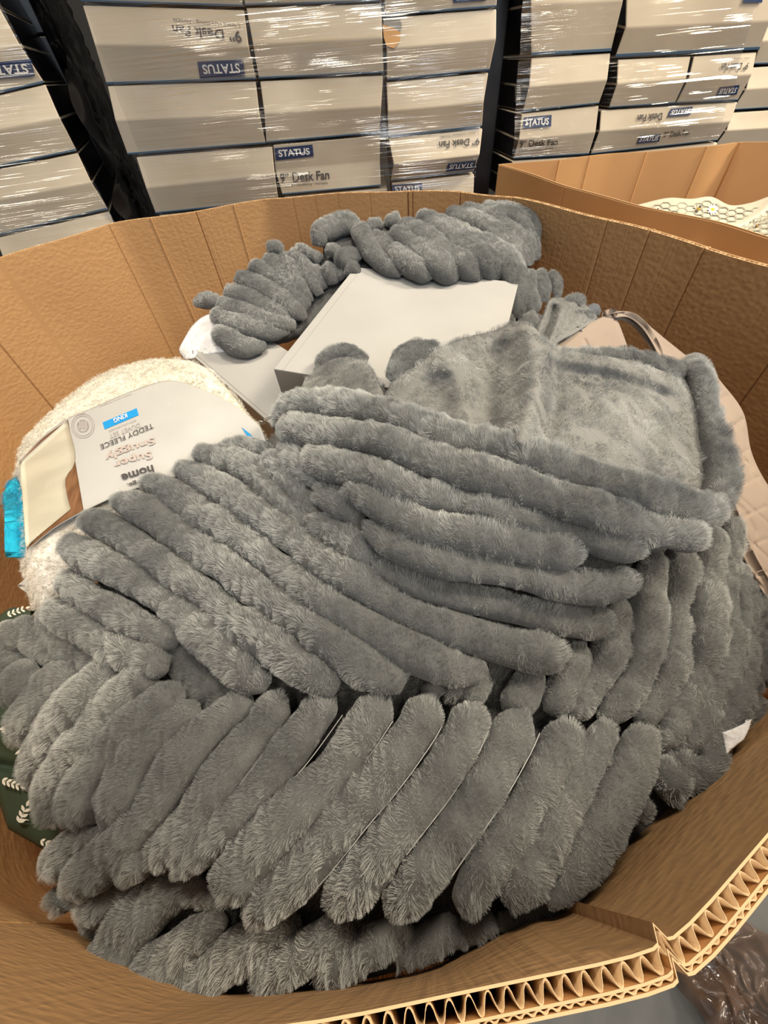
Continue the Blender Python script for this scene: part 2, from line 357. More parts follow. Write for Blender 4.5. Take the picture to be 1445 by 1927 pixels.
# ================================================================== CARDBOARD BINS
def make_bin(name, label, loop, rimz, creases, flute=True, lean=.035, thick=.0100, big=.0057, pitch=.0074, cols=('card', 'card_smooth'), bottom=.14, wave=.004, near_lean=.0):
    """loop: closed list of inner rim points (x,y); walls of several liners with corrugated flutes between them"""
    P = np.array(loop, float); n = len(P)
    cen = P.mean(0)
    # dense path with hard corners
    path = []; cor = []
    for i in range(n):
        a, b = P[i], P[(i+1) % n]; L = np.linalg.norm(b-a); k = max(2, int(L/.012))
        for j in range(k): path.append(a+(b-a)*j/k)
    path = np.array(path); m = len(path)
    for _ in range(2): path = .5*path+.25*np.roll(path, 1, 0)+.25*np.roll(path, -1, 0)
    seg = np.linalg.norm(np.roll(path, -1, 0)-path, axis=1); s = np.concatenate([[0], np.cumsum(seg)])[:-1]; tot = seg.sum()
    T = np.roll(path, -1, 0)-np.roll(path, 1, 0); T /= np.linalg.norm(T, axis=1)[:, None]
    Nn = np.stack([T[:, 1], -T[:, 0]], -1)
    if ((path+Nn-cen)**2).sum() < ((path-cen)**2).sum(): Nn = -Nn       # outward
    cj = sorted({int(np.argmin(((path-np.array(c))**2).sum(1))): amt for c, amt in creases}.items(), reverse=True)
    for j, amt in cj:                     # scored fold lines: a narrow groove of five points
        t_, n_ = T[j], Nn[j]; ins = [path[j]-t_*.0045, path[j]-t_*.0022+n_*amt*.1, path[j]+n_*amt*1.3, path[j]+t_*.0022+n_*amt*.1, path[j]+t_*.0045]
        path = np.concatenate([path[:j], ins, path[j+1:]]); Nn = np.concatenate([Nn[:j], [n_]*5, Nn[j+1:]])
    m = len(path); seg = np.linalg.norm(np.roll(path, -1, 0)-path, axis=1); s = np.concatenate([[0], np.cumsum(seg)])[:-1]; tot = seg.sum()
    LN = lean+near_lean*np.clip((.06-path[:, 0])/.06, 0, 1)*np.clip((.12-path[:, 1])/.1, 0, 1)
    rz = rimz+wave*np.sin(s*9)*.5+wave*np.sin(s*23+1)*.3
    root = empty(name, (cen[0], cen[1], 0)); tag(root, label, 'cardboard bin')
    zs_rel = np.array([0, -.02, -.06, -.12, -.2, -.3, -.45, -.65, -(rimz-bottom)])
    def wall(nm, o0, o1, mt, parent=root, z_of=zs_rel):
        V = []; K = len(z_of)
        uvs = []
        for off, rev in ((o0, 0), (o1, 1)):
            for z in z_of:
                q = path+Nn*(off+np.minimum(LN*(-z), .05))[:, None]
                V.append(np.column_stack([q, rz+z if z > -.5 else np.full(m, rimz+z)])); uvs.append(np.column_stack([s, np.full(m, z)]))
        V = np.concatenate(V); uvs = np.concatenate(uvs); Fc = []
        for w in (0, 1):
            for k in range(K-1):
                a = (w*K+k)*m
                for j in range(m):
                    q = [a+j, a+(j+1) % m, a+m+(j+1) % m, a+m+j]; Fc.append(q if w == 0 else q[::-1])
        for j in range(m):
            Fc.append([j, K*m+j, K*m+(j+1) % m, (j+1) % m]); a = (K-1)*m; b = (2*K-1)*m; Fc.append([a+j, a+(j+1) % m, b+(j+1) % m, b+j])
        o = mesh(nm, V, Fc, [M[mt], M['card_edge']], None, True)
        o.data.polygons.foreach_set('material_index', [0]*(2*(K-1)*m)+[1, 0]*m)
        uvl = o.data.uv_layers.new(name='UVMap'); vi = np.empty(len(o.data.loops), int); o.data.loops.foreach_get('vertex_index', vi)
        U = uvs[vi].copy(); uvl.data.foreach_set('uv', U.ravel())
        o.data.set_sharp_from_angle(angle=math.radians(28))
        keep(o, parent); return o
    wall('inner_liner', 0, .0009, cols[0])
    if flute:
        wall('outer_liner', thick-.0009, thick, cols[1])
        short = np.array([0, -.03, -.06])
        wall('middle_liner', big+.0012, big+.0020, cols[1], z_of=short)
        def ribbon(nm, o0, o1, pit):
            N_ = int(tot/pit)*10; ss = np.linspace(0, tot, N_, endpoint=False)
            pa = np.column_stack([np.interp(ss, np.append(s, tot), np.append(path[:, k], path[0, k])) for k in (0, 1)])
            na = np.column_stack([np.interp(ss, np.append(s, tot), np.append(Nn[:, k], Nn[0, k])) for k in (0, 1)]); na /= np.linalg.norm(na, axis=1)[:, None]
            rr = np.interp(ss, np.append(s, tot), np.append(rz, rz[0]))
            ph = ss/pit*2*math.pi+.5*np.sin(ss*31)+.4*np.sin(ss*57); w = np.sin(ph); w = np.sign(w)*np.abs(w)**.75
            mid = (o0+o1)/2+(o1-o0)/2*w
            V = []; tk = .00035
            for z, sgn in ((0, -1), (-.045, -1), (-.045, 1), (0, 1)):
                # thickness measured along the ribbon's own normal approximated by the outward one
                q = pa+na*(mid+sgn*tk+np.interp(ss, np.append(s, tot), np.append(LN, LN[0]))*(-z))[:, None]; V.append(np.column_stack([q, rr-.0004*(1+np.sin(ss*211))+z]))
            V = np.concatenate(V); Fc = []
            j = np.arange(N_); jn = (j+1) % N_
            for a, b in ((0, 1), (1, 2), (2, 3), (3, 0)): Fc += np.stack([a*N_+j, a*N_+jn, b*N_+jn, b*N_+j], -1).tolist()
            o = mesh(nm, V, Fc, [M['card_edge']], None, True); keep(o, root)
        ribbon('wide_fluting', .0012, big+.0012, pitch)
        ribbon('fine_fluting', big+.0020, thick-.0012, pitch*.62)
    else: wall('outer_liner', thick-.001, thick+.001, cols[1])
    # base panel
    zb = bottom; q = path+Nn*.04; V = np.concatenate([np.column_stack([q, np.full(m, zb)]), np.column_stack([q, np.full(m, zb-.012)])])
    Fc = [list(range(m)), list(range(2*m-1, m-1, -1))]+[[j, m+j, m+(j+1) % m, (j+1) % m] for j in range(m)]
    o = mesh('base_panel', V, Fc, [M[cols[1]]], None, False); keep(o, root)
    return root
def wooden_pallet(x0, x1, y0, y1, label, rot=0):
    r = empty('wooden_pallet', ((x0+x1)/2, (y0+y1)/2, 0)); tag(r, label, 'pallet'); wm = M['pallet_wood']
    for i in range(7):
        y = y0+(y1-y0-.1)*i/6; cuboid('deck_board', (x0, y, .106), (x1-x0, 0, 0), (0, .1, 0), (0, 0, .02), ['pallet_wood'], r)
    for i in range(3):
        x = x0+(x1-x0-.1)*i/2; cuboid('bearer', (x, y0, .02), (.1, 0, 0), (0, y1-y0, 0), (0, 0, .086), ['pallet_wood'], r)
        cuboid('bottom_board', (x, y0, 0), (.1, 0, 0), (0, y1-y0, 0), (0, 0, .02), ['pallet_wood'], r)
    return r
M['pallet_wood'] = vary(mat('pallet_wood', rough=.85), (.30, .20, .12), (.42, .30, .18), 12, stretch=(1, 8, 8))
RZ = CAMZ-.22
def rp(px, py, z=RZ): return at_z(px, py, z)[:2]
main_loop = [rp(0, 487), rp(215, 422), rp(500, 374), rp(767, 360), rp(866, 360), rp(965, 370), rp(1142, 417), rp(1300, 457), rp(1445, 500),
             (.62, .40), (.56, .20), (.36, .09), rp(1445, 1566), rp(1254, 1784), rp(845, 1869), rp(600, 1920), (-.135, -.046), (-.42, .03), (-.64, .22), (-.80, .52), (-.84, .80)]
cr = [(rp(x, y), a) for x, y, a in ((205, 425, -.002), (285, 409, -.002), (371, 395, .003), (440, 384, -.002), (548, 370, .002), (591, 368, .0015), (634, 366, .0015), (697, 363, .0015), (767, 360, .006),
      (776, 360, .004), (866, 360, .004), (965, 370, .003), (1142, 417, .003), (1222, 437, .003), (1325, 463, .003))]
cr += [((-.80, .62), .003), ((-.82, .9), .003), ((.56, .48), .003), ((.45, .14), .004), ((.088, -.038), -.004), ((-.30, .0), .003)]
make_bin('cardboard_bin', 'large open octagonal corrugated cardboard bin full of grey fur throws', main_loop, RZ, cr, near_lean=.10)
wooden_pallet(-.62, .48, -.0, 1.15, 'wooden pallet under the large open cardboard bin of grey throws')

# second bin to the right, holding the bee-print bedding
RZ2 = CAMZ-.22
second = [(.42, 1.44), (.59, 1.42), (.74, 1.43), (1.02, 1.40), (1.10, 1.42), (1.36, 1.18), (1.62, 1.0), (1.64, .62), (1.35, .42), (.90, .40), (.70, .52), (.63, .65), (.61, .75), (.55, .90), (.49, 1.11)]
cr2 = [((.59, 1.42), .003), ((.68, 1.42), .002), ((.84, 1.41), .002), ((1.0, 1.40), .003), ((1.10, 1.42), .006), ((.49, 1.11), .002)]
make_bin('cardboard_bin', 'second cardboard bin to the right holding bee print bedding', second, RZ2, cr2, flute=False, thick=.010, cols=('card_smooth', 'card_smooth'), lean=0.0, wave=.002)
wooden_pallet(.66, 1.5, .5, 1.36, 'wooden pallet under the bin with bee print bedding')

# ================================================================== WRAPPED PALLETS OF FAN CARTONS
def wrapmat(name, fac, tint, stretch, rough=.14, bstr=1.0, seed=0.0, dist=.006, hi=.30):
    m = bpy.data.materials.new(name); m.use_nodes = True; nt = m.node_tree; L = nt.links.new
    for n in list(nt.nodes): nt.nodes.remove(n)
    out = nn(m, 'ShaderNodeOutputMaterial'); mix = nn(m, 'ShaderNodeMixShader'); tr = nn(m, 'ShaderNodeBsdfTransparent'); gl = nn(m, 'ShaderNodeBsdfGlossy')
    tr.inputs[0].default_value = (*tint, 1); gl.inputs['Roughness'].default_value = rough; gl.inputs['Color'].default_value = (1, 1, 1, 1)
    uv = nn(m, 'ShaderNodeUVMap'); mp = nn(m, 'ShaderNodeMapping'); mp.inputs['Scale'].default_value = stretch; mp.inputs['Location'].default_value = (seed, seed, 0); mp.inputs['Rotation'].default_value = (0, 0, math.radians(2.5)); L(uv.outputs[0], mp.inputs[0])
    n1 = nn(m, 'ShaderNodeTexNoise', Scale=1.0, Detail=3.0, Roughness=.55, Distortion=.0); L(mp.outputs[0], n1.inputs['Vector'])
    bp = nn(m, 'ShaderNodeBump', Strength=bstr, Distance=dist); L(n1.outputs['Fac'], bp.inputs['Height']); L(bp.outputs[0], gl.inputs['Normal'])
    n2 = nn(m, 'ShaderNodeTexNoise', Scale=3.0, Detail=2.0); L(uv.outputs[0], n2.inputs['Vector'])
    mr = nn(m, 'ShaderNodeMapRange'); mr.inputs[1].default_value = .40; mr.inputs[2].default_value = .66; mr.inputs[3].default_value = fac; mr.inputs[4].default_value = hi; L(n2.outputs['Fac'], mr.inputs[0])
    L(mr.outputs[0], mix.inputs[0]); L(tr.outputs[0], mix.inputs[1]); L(gl.outputs[0], mix.inputs[2]); L(mix.outputs[0], out.inputs[0])
    return m
M['film'] = wrapmat('clear_stretch_film', .012, (.97, .97, .96), (0.5, 80, 1), rough=.10, hi=.24, bstr=1.0, dist=.010)
M['film_dark'] = wrapmat('creased_stretch_film', .10, (.75, .75, .75), (10, 26, 1), rough=.2, seed=3)
M['film_floor'] = wrapmat('crumpled_plastic', .25, (.72, .62, .55), (14, 14, 1), rough=.15, seed=5, hi=.5)

def hplane(p0, ang): return np.array(p0, float), np.array([math.sin(math.radians(ang)), -math.cos(math.radians(ang)), 0])
def carton(label, pl, quad, crease, group, out=.016, depth=.30, logo=None, text=None, sub=None, extra=None, edge=True, white='carton'):
    p0, n = pl; q = np.array(quad, float); C = at_plane(q[:, 0], q[:, 1], p0, n)
    k = np.array(crease, float); K = at_plane(k[:, 0], k[:, 1], p0, n)+n*out
    back = -n*depth
    root = empty('fan_carton', tuple((C[2]+C[3])/2+back/2)); tag(root, label, 'carton', group)
    V = [C[0], C[1], K[1], C[2], C[3], K[0]]; V += [C[0]+back, C[1]+back, (C[1]+C[2])/2+back, C[2]+back, C[3]+back, (C[0]+C[3])/2+back]
    Fc = [(0, 5, 2, 1), (5, 4, 3, 2), (6, 7, 8, 11), (11, 8, 9, 10), (0, 1, 7, 6), (4, 10, 9, 3), (1, 2, 8, 7), (2, 3, 9, 8), (0, 6, 11, 5), (5, 11, 10, 4)]
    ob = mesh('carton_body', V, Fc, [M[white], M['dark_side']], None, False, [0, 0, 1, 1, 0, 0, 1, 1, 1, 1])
    bm = bmesh.new(); bm.from_mesh(ob.data); bmesh.ops.recalc_face_normals(bm, faces=bm.faces)
    bmesh.ops.bevel(bm, geom=list(bm.edges), offset=.0025, segments=2, affect='EDGES', profile=.5); bm.to_mesh(ob.data); bm.free(); keep(ob, root)
    def hp(a, b, c):
        m_ = np.cross(b-a, c-a); m_ /= np.linalg.norm(m_); m_ *= np.sign(m_@n); return a, m_
    pu = hp(C[0], C[1], (K[0]+K[1])/2); plo = hp(K[0], K[1], (C[2]+C[3])/2)
    def surf(x, y, lift=0):
        r = ray(x, y); ts = []
        for a, m_ in (pu, plo): ts.append(((a+m_*lift-CP)@m_)/(r@m_))
        t = np.maximum(*ts) if out > 0 else np.minimum(*ts)
        return CP+r*t[..., None]
    if edge:
        w = lambda a, b, t: [a[0]*(1-t)+b[0]*t, a[1]*(1-t)+b[1]*t]
        rect_decal('blue_edge', [w(q[3], q[0], .024), w(q[2], q[1], .024), q[2], q[3]], surf, M['blue_edge'], root, .003, thick=.003)
    for L_ in (logo or []):
        qd, inv = L_; lb = rect_decal('logo_plate', qd, surf, M['navy'], root, .0035); tag(lb, 'navy plate with white STATUS lettering')
        c = np.array(qd, float); m_ = c.mean(0); tq = m_+(c-m_)*np.array([.82, .58])
        t_ = text_decal('logo_lettering', 'STATUS', flip(tq) if inv else list(tq), surf, M['white_ink'], lb, .0045, bold=True)
    for qd, inv, s_ in (text or []):
        text_decal('printed_lettering', s_, flip(qd) if inv else qd, surf, M['ink'], root, .0035, bold='Desk' in s_)
    if extra: extra(root, surf, n)
    return root
SUB = '2 Speed • Oscillating • Portable'
G = 'wrapped white desk fan cartons'
PM = hplane((-.1, 1.62, 0), -3)
carton('white carton at the top edge of the middle pallet, left column', PM, [(105, -125), (440, -130), (457, 12), (152, 2)], [(128, -60), (448, -58)], G)
carton('white carton reading Desk Fan upside down above an upside-down STATUS plate, middle pallet', PM, [(155, 10), (459, 19), (482, 149), (200, 158)], [(183, 84), (470, 88)], G,
       logo=[([(371, 116), (457, 112), (461, 143), (376, 147)], True)],
       text=[([(323, 46), (452, 58), (456, 80), (325, 64)], True, '9” Desk Fan'), ([(325, 32), (452, 44), (453, 52), (326, 41)], True, SUB)])
carton('plain white carton under the upside-down STATUS one, left column of middle pallet', PM, [(202, 162), (481, 153), (500, 270), (240, 291)], [(221, 226), (490, 214)], G)
carton('plain white carton just above the bin rim, left column of middle pallet', PM, [(256, 296), (512, 276), (524, 378), (293, 402)], [(278, 352), (518, 326)], G)
carton('lowest visible sliver of carton behind the bin rim, left column', PM, [(300, 405), (526, 383), (540, 490), (330, 515)], [(315, 460), (532, 436)], G)
carton('white carton cut off at the top edge, centre column of middle pallet', PM, [(452, -120), (712, -125), (716, 3), (461, 10)], [(455, -55), (714, -60)], G)
carton('plain white carton second from top, centre column of middle pallet', PM, [(463, 15), (717, 7), (722, 137), (487, 148)], [(478, 84), (719, 71)], G)
carton('plain white carton directly above the upright STATUS carton, centre column', PM, [(489, 153), (721, 142), (714, 250), (501, 269)], [(499, 213), (717, 199)], G)
carton('white carton with upright STATUS plate and 9 inch Desk Fan lettering, middle pallet centre', PM, [(514, 273), (715, 255), (717, 349), (531, 366)], [(517, 321), (715, 303)], G, out=-.008,
       logo=[([(516, 279), (588, 272), (590, 294), (519, 302)], False)],
       text=[([(526, 326), (619, 320), (620, 337), (528, 345)], False, '9” Desk Fan'), ([(528, 347), (617, 342), (617, 347), (529, 353)], False, SUB)])
carton('lowest white carton behind the bin rim, centre column', PM, [(534, 371), (728, 354), (735, 470), (560, 480)], [(545, 425), (731, 410)], G)
carton('white carton at the top edge, right column of middle pallet', PM, [(722, -110), (941, -120), (934, 13), (724, 29)], [(723, -40), (938, -52)], G, logo=[([(851, -14), (912, -16), (915, 1), (853, 6)], True)])
def torn(root, surf, n):
    t = poly_decal('torn_corner', [[(720, 46), (741, 52), (754, 62), (752, 78), (741, 91), (727, 86), (722, 70)]], surf, M['card_smooth'], root, .004); tag(t, 'torn corner showing brown board')
    poly_decal('torn_hole', [[(721, 34), (753, 36), (757, 50), (752, 60), (740, 51), (722, 46)]], surf, M['grey_card'], root, .004)
carton('white carton with a torn corner showing brown board', PM, [(724, 34), (934, 17), (921, 132), (728, 151)], [(727, 92), (931, 74)], G, extra=torn)
carton('plain white carton below the torn-cornered one, right column', PM, [(727, 155), (919, 137), (907, 238), (731, 258)], [(729, 208), (908, 192)], G)
carton('white carton with creased front reading Desk Fan upside down, right column near the rim', PM, [(731, 262), (908, 242), (891, 323), (735, 341)], [(740, 306), (899, 288)], G, out=.03,
       logo=[([(843, 308), (896, 302), (892, 318), (839, 323)], True)],
       text=[([(826, 266), (903, 258), (902, 272), (826, 280)], True, '9” Desk Fan'), ([(828, 255), (900, 247), (900, 251), (828, 260)], True, SUB)])
carton('white carton with an upright STATUS plate half hidden by the bin rim', PM, [(737, 344), (892, 328), (886, 430), (744, 450)], [(740, 395), (889, 378)], G, logo=[([(737, 348), (794, 344), (795, 361), (739, 366)], False)])
# right pallet
PR = hplane((.6, 1.66, 0), 2)
def codes(quads, side):
    def f(root, surf, n):
        # left hand black side of the carton: plane through its left edge
        for x0, y0, x1, y1 in quads:
            a = at_plane(np.array(side[0]), np.array(side[1]), PR[0], PR[1]); m_ = np.array([-1., 0, 0])
            sf = lambda x, y, lift=0: at_plane(x, y, a+m_*(lift+.001), m_)
            lb = rect_decal('barcode_label', [(x0, y0), (x1, y0), (x1-3, y1), (x0-3, y1)], sf, M['grey_card'], root, .001)
            bars = []
            g = random.Random(5); y = y0+4
            while y < y1-4:
                h = g.choice([1, 1.6, 2.4]); bars.append([(x0+3, y), (x1-4, y), (x1-4, y+h), (x0+3, y+h)]); y += h+g.choice([1, 1.6, 2.2])
            poly_decal('barcode_bars', bars, sf, M['white_ink'], lb, .002)
    return f
carton('big white carton at the top, left column of right pallet', PR, [(994, -110), (1182, -120), (1150, 96), (1000, 104)], [(995, 10), (1167, 2)], G, extra=codes([(964, 38, 981, 94)], (1000, 104)))
carton('plain white carton above the upright STATUS one on the right pallet', PR, [(1000, 109), (1149, 100), (1127, 195), (984, 210)], [(992, 163), (1138, 150)], G, extra=codes([(966, 156, 983, 196)], (984, 210)))
carton('white carton with upright STATUS plate and Desk Fan lettering on the right pallet', PR, [(982, 214), (1127, 199), (1108, 290), (966, 299)], [(974, 262), (1117, 248)], G, out=.014,
       logo=[([(985, 221), (1038, 216), (1037, 238), (983, 242)], False)],
       text=[([(978, 264), (1050, 261), (1049, 273), (977, 278)], False, '9” Desk Fan'), ([(976, 281), (1041, 277), (1041, 282), (976, 287)], False, SUB)])
carton('lower carton of right pallet hidden behind the bin corner', PR, [(964, 303), (1108, 294), (1095, 360), (955, 380)], [(960, 340), (1102, 325)], G)
carton('wide white carton at the top, right column of right pallet', PR, [(1182, -110), (1462, -120), (1429, 93), (1158, 107)], [(1172, 53), (1442, 40)], G, logo=[([(1408, -30), (1440, -30), (1434, 5), (1398, 5)], True)])
carton('small plain white carton between two larger ones on the right pallet', PR, [(1163, 112), (1300, 106), (1270, 194), (1146, 203)], [(1156, 158), (1285, 148)], G)
carton('small white carton with upside-down Desk Fan lettering at the right pallet edge', PR, [(1306, 106), (1424, 98), (1388, 189), (1273, 194)], [(1290, 148), (1408, 140)], G,
       logo=[([(1354, 164), (1392, 160), (1386, 178), (1347, 182)], True)], text=[([(1359, 119), (1411, 117), (1406, 131), (1356, 132)], True, '9” Desk Fan'), ([(1366, 109), (1412, 107), (1411, 111), (1365, 113)], True, SUB)])
carton('wide creased white carton lowest on the right pallet with two STATUS plates', PR, [(1131, 208), (1388, 192), (1350, 264), (1112, 290)], [(1124, 246), (1369, 228)], G, out=.015,
       logo=[([(1262, 205), (1304, 200), (1299, 216), (1256, 220)], True), ([(1204, 256), (1244, 252), (1240, 267), (1197, 271)], False)],
       text=[([(1200, 216), (1247, 212), (1245, 226), (1199, 229)], True, 'Desk Fan'), ([(1250, 248), (1298, 243), (1297, 254), (1248, 260)], False, '9” Desk Fan')])
carton('lower white carton of right pallet hidden by the second bin', PR, [(1113, 294), (1350, 268), (1330, 330), (1100, 360)], [(1107, 330), (1340, 300)], G)
# left pallet
pl = ray(204, 394); pl = CP+pl*(1.62/pl[1]); PL = hplane(pl, 18)
carton('white carton with upside-down STATUS plate at the left edge', PL, [(-200, 60), (-1, 15), (83, 155), (-130, 205)], [(-165, 130), (40, 86)], G, depth=.45, logo=[([(-50, 122), (58, 111), (66, 143), (-45, 152)], True)])
carton('plain white carton below the STATUS one on the left pallet', PL, [(-128, 209), (85, 159), (144, 283), (-70, 328)], [(-100, 262), (114, 222)], G, depth=.45)
carton('plain white carton above the rim on the left pallet', PL, [(-68, 333), (146, 288), (203, 393), (-10, 444)], [(-40, 382), (173, 342)], G, depth=.45)
carton('lowest visible white carton on the left pallet behind the bin rim', PL, [(-8, 449), (205, 398), (240, 470), (30, 530)], [(10, 488), (222, 432)], G, depth=.45)
carton('white carton mostly above the frame at the top left', PL, [(-290, -70), (-90, -130), (-3, 11), (-203, 56)], [(-245, -10), (-48, -58)], G, depth=.45)
# far right pallet
PF = hplane((1.2, 1.98, 0), 4)
G2 = 'fan cartons on the furthest right pallet'
carton('pale carton at the right edge, topmost on the far pallet', PF, [(1436, 30), (1560, 25), (1530, 115), (1417, 121)], [(1427, 78), (1545, 70)], G2)
carton('pale carton in the middle of the far right pallet', PF, [(1415, 127), (1528, 120), (1490, 200), (1379, 207)], [(1398, 168), (1510, 160)], G2)
carton('lowest pale carton beside the second bin on the far right pallet', PF, [(1377, 212), (1488, 205), (1450, 268), (1345, 276)], [(1362, 245), (1470, 238)], G2)

def film(name, label, pl, quad, off, matn, amp=.006, nu=90, nv=60, seed=0, group=None, uvs=1.0):
    p0, n = pl; u, v = np.meshgrid(np.linspace(0, 1, nu), np.linspace(0, 1, nv)); p = bil(quad, u, v)
    P = at_plane(p[..., 0], p[..., 1], np.asarray(p0)+np.asarray(n)*off, n)
    Q = P*np.array([1, 1, 5.]); P = P+np.asarray(n)*(amp*noise3(Q.reshape(-1, 3), 3, seed, 3).reshape(nv, nu))[..., None]
    V = P.reshape(-1, 3); I = np.arange(nu*nv).reshape(nv, nu); Fc = np.stack([I[:-1, :-1], I[:-1, 1:], I[1:, 1:], I[1:, :-1]], -1).reshape(-1, 4)
    o = mesh(name, V, Fc, [M[matn]]); tag(o, label, 'stretch film', group)
    t = np.array([-n[1], n[0], 0]); U = np.stack([P@t, P[..., 2]], -1).reshape(-1, 2)*uvs
    l = o.data.uv_layers.new(name='UVMap'); vi = np.empty(len(o.data.loops), int); o.data.loops.foreach_get('vertex_index', vi); l.data.foreach_set('uv', U[vi].ravel())
    return o
film('stretch_film', 'clear glossy stretch film wrapped across the middle pallet of cartons', PM, [(118, -100), (936, -110), (893, 352), (303, 404)], .030, 'film', seed=1)
film('stretch_film', 'clear glossy stretch film wrapped across the right pallet of cartons', PR, [(990, -100), (1458, -110), (1350, 264), (964, 298)], .030, 'film', seed=2)
film('stretch_film', 'clear glossy stretch film wrapped around the left pallet of cartons', PL, [(-250, -60), (-60, -110), (228, 440), (0, 500)], .022, 'film', seed=3)
# the dark right-hand side of the left pallet: black cartons in creased film
sd = math.radians(78)
PS = (pl+np.array([.015, .01, 0]), np.array([math.sin(sd), -math.cos(sd), 0]))
rs = ray(204, 394)
for k, (z0, z1) in enumerate(((.60, .775), (.78, .955), (.96, 1.135), (1.14, 1.315), (1.32, 1.49), (1.495, 1.67))):
    lab = ['lowest', 'second lowest', 'third lowest', 'third highest', 'second highest', 'topmost'][k]
    o0 = pl+np.array([0, 0, 0])-PL[1]*.46; o0[2] = z0
    a_ = np.array([math.cos(math.radians(18)), math.sin(math.radians(18)), 0])
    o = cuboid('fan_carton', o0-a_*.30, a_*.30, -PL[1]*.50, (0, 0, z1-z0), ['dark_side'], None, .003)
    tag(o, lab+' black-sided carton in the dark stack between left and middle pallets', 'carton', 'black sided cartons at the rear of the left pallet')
def crumple(name, label, P00, U, Vv, n, matn, amp, seed, nu=80, nv=110, f=7, extra=None, group=None, cat='stretch film', uvs=1.0):
    u, v = np.meshgrid(np.linspace(0, 1, nu), np.linspace(0, 1, nv)); P = np.asarray(P00)+u[..., None]*np.asarray(U)+v[..., None]*np.asarray(Vv)
    fl_ = P.reshape(-1, 3)*np.array([1, 1, .45]); h = noise3(fl_, f, seed, 4).reshape(nv, nu); h = 1-np.abs(h)*1.6
    P = P+np.asarray(n)*(amp*h)[..., None]
    I = np.arange(nu*nv).reshape(nv, nu); Fc = np.stack([I[:-1, :-1], I[:-1, 1:], I[1:, 1:], I[1:, :-1]], -1).reshape(-1, 4)
    o = mesh(name, P.reshape(-1, 3), Fc, [M[matn]]); tag(o, label, cat, group)
    l = o.data.uv_layers.new(name='UVMap'); vi = np.empty(len(o.data.loops), int); o.data.loops.foreach_get('vertex_index', vi)
    Uv = np.stack([u*np.linalg.norm(U), v*np.linalg.norm(Vv)], -1).reshape(-1, 2)*uvs; l.data.foreach_set('uv', Uv[vi].ravel()); return o
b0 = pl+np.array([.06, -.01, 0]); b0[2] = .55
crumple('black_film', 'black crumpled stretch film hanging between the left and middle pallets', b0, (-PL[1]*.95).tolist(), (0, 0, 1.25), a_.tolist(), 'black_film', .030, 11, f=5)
# tall dark block in the narrow gap between middle and right pallets
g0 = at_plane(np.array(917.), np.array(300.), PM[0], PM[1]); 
o = cuboid('fan_carton', (g0[0]+.0, 1.80, .55), (.075, 0, 0), (0, .30, 0), (0, 0, 1.1), ['dark_side'], None, .004); tag(o, 'tall dark block in the gap between middle and right pallets', 'carton')
wooden_pallet(-.80, .50, 1.60, 2.4, 'wooden pallet under the middle stack of fan cartons')
wooden_pallet(.58, 1.7, 1.66, 2.5, 'wooden pallet under the right stack of fan cartons')

# ================================================================== HEAP SURFACE
HEAP = Depth([(200, 1850, 'z', .815), (330, 1900, 'z', .825), (500, 1850, 'z', .845), (640, 1820, 'z', .852), (850, 1740, 'z', .86), (1040, 1700, 'z', .865), (1200, 1550, 'z', .865), (1340, 1440, 'z', .86),
              (100, 1620, 'z', .775), (30, 1400, 'z', .78), (0, 1200, 'z', .79), (300, 1600, 'z', .835), (500, 1550, 'z', .862), (800, 1550, 'z', .872), (1000, 1450, 'z', .875), (250, 1350, 'z', .845), (700, 1350, 'z', .885),
              (1425, 1200, 'z', .838), (1250, 1200, 'z', .865), (1050, 1300, 'z', .87), (120, 1080, 'z', .825), (300, 1000, 'z', .855), (450, 1150, 'z', .875), (700, 1100, 'z', .905), (1000, 1050, 'z', .905), (1320, 980, 'z', .885),
              (600, 860, 'z', .895), (850, 850, 'z', .92), (900, 700, 'z', .93), (1250, 720, 'z', .91), (1000, 640, 'z', .935), (640, 700, 'z', .90), (250, 850, 'z', .835), (40, 900, 'z', .80), (320, 700, 'z', .85), (1400, 800, 'z', .84), (1440, 1000, 'z', .82),
              (1150, 600, 'z', .925), (520, 800, 'z', .87), (700, 580, 'z', .925), (400, 640, 'z', .865)])
HAIR = dict(matname='strand', density=16000, length=.0054, children=60, radius=.00015, clump=-.1, rnd=.55, tang=.4, rough=.0006)
NEAR = dict(HAIR, length=.0044, density=26000, children=50, radius=.00012, rnd=.5)
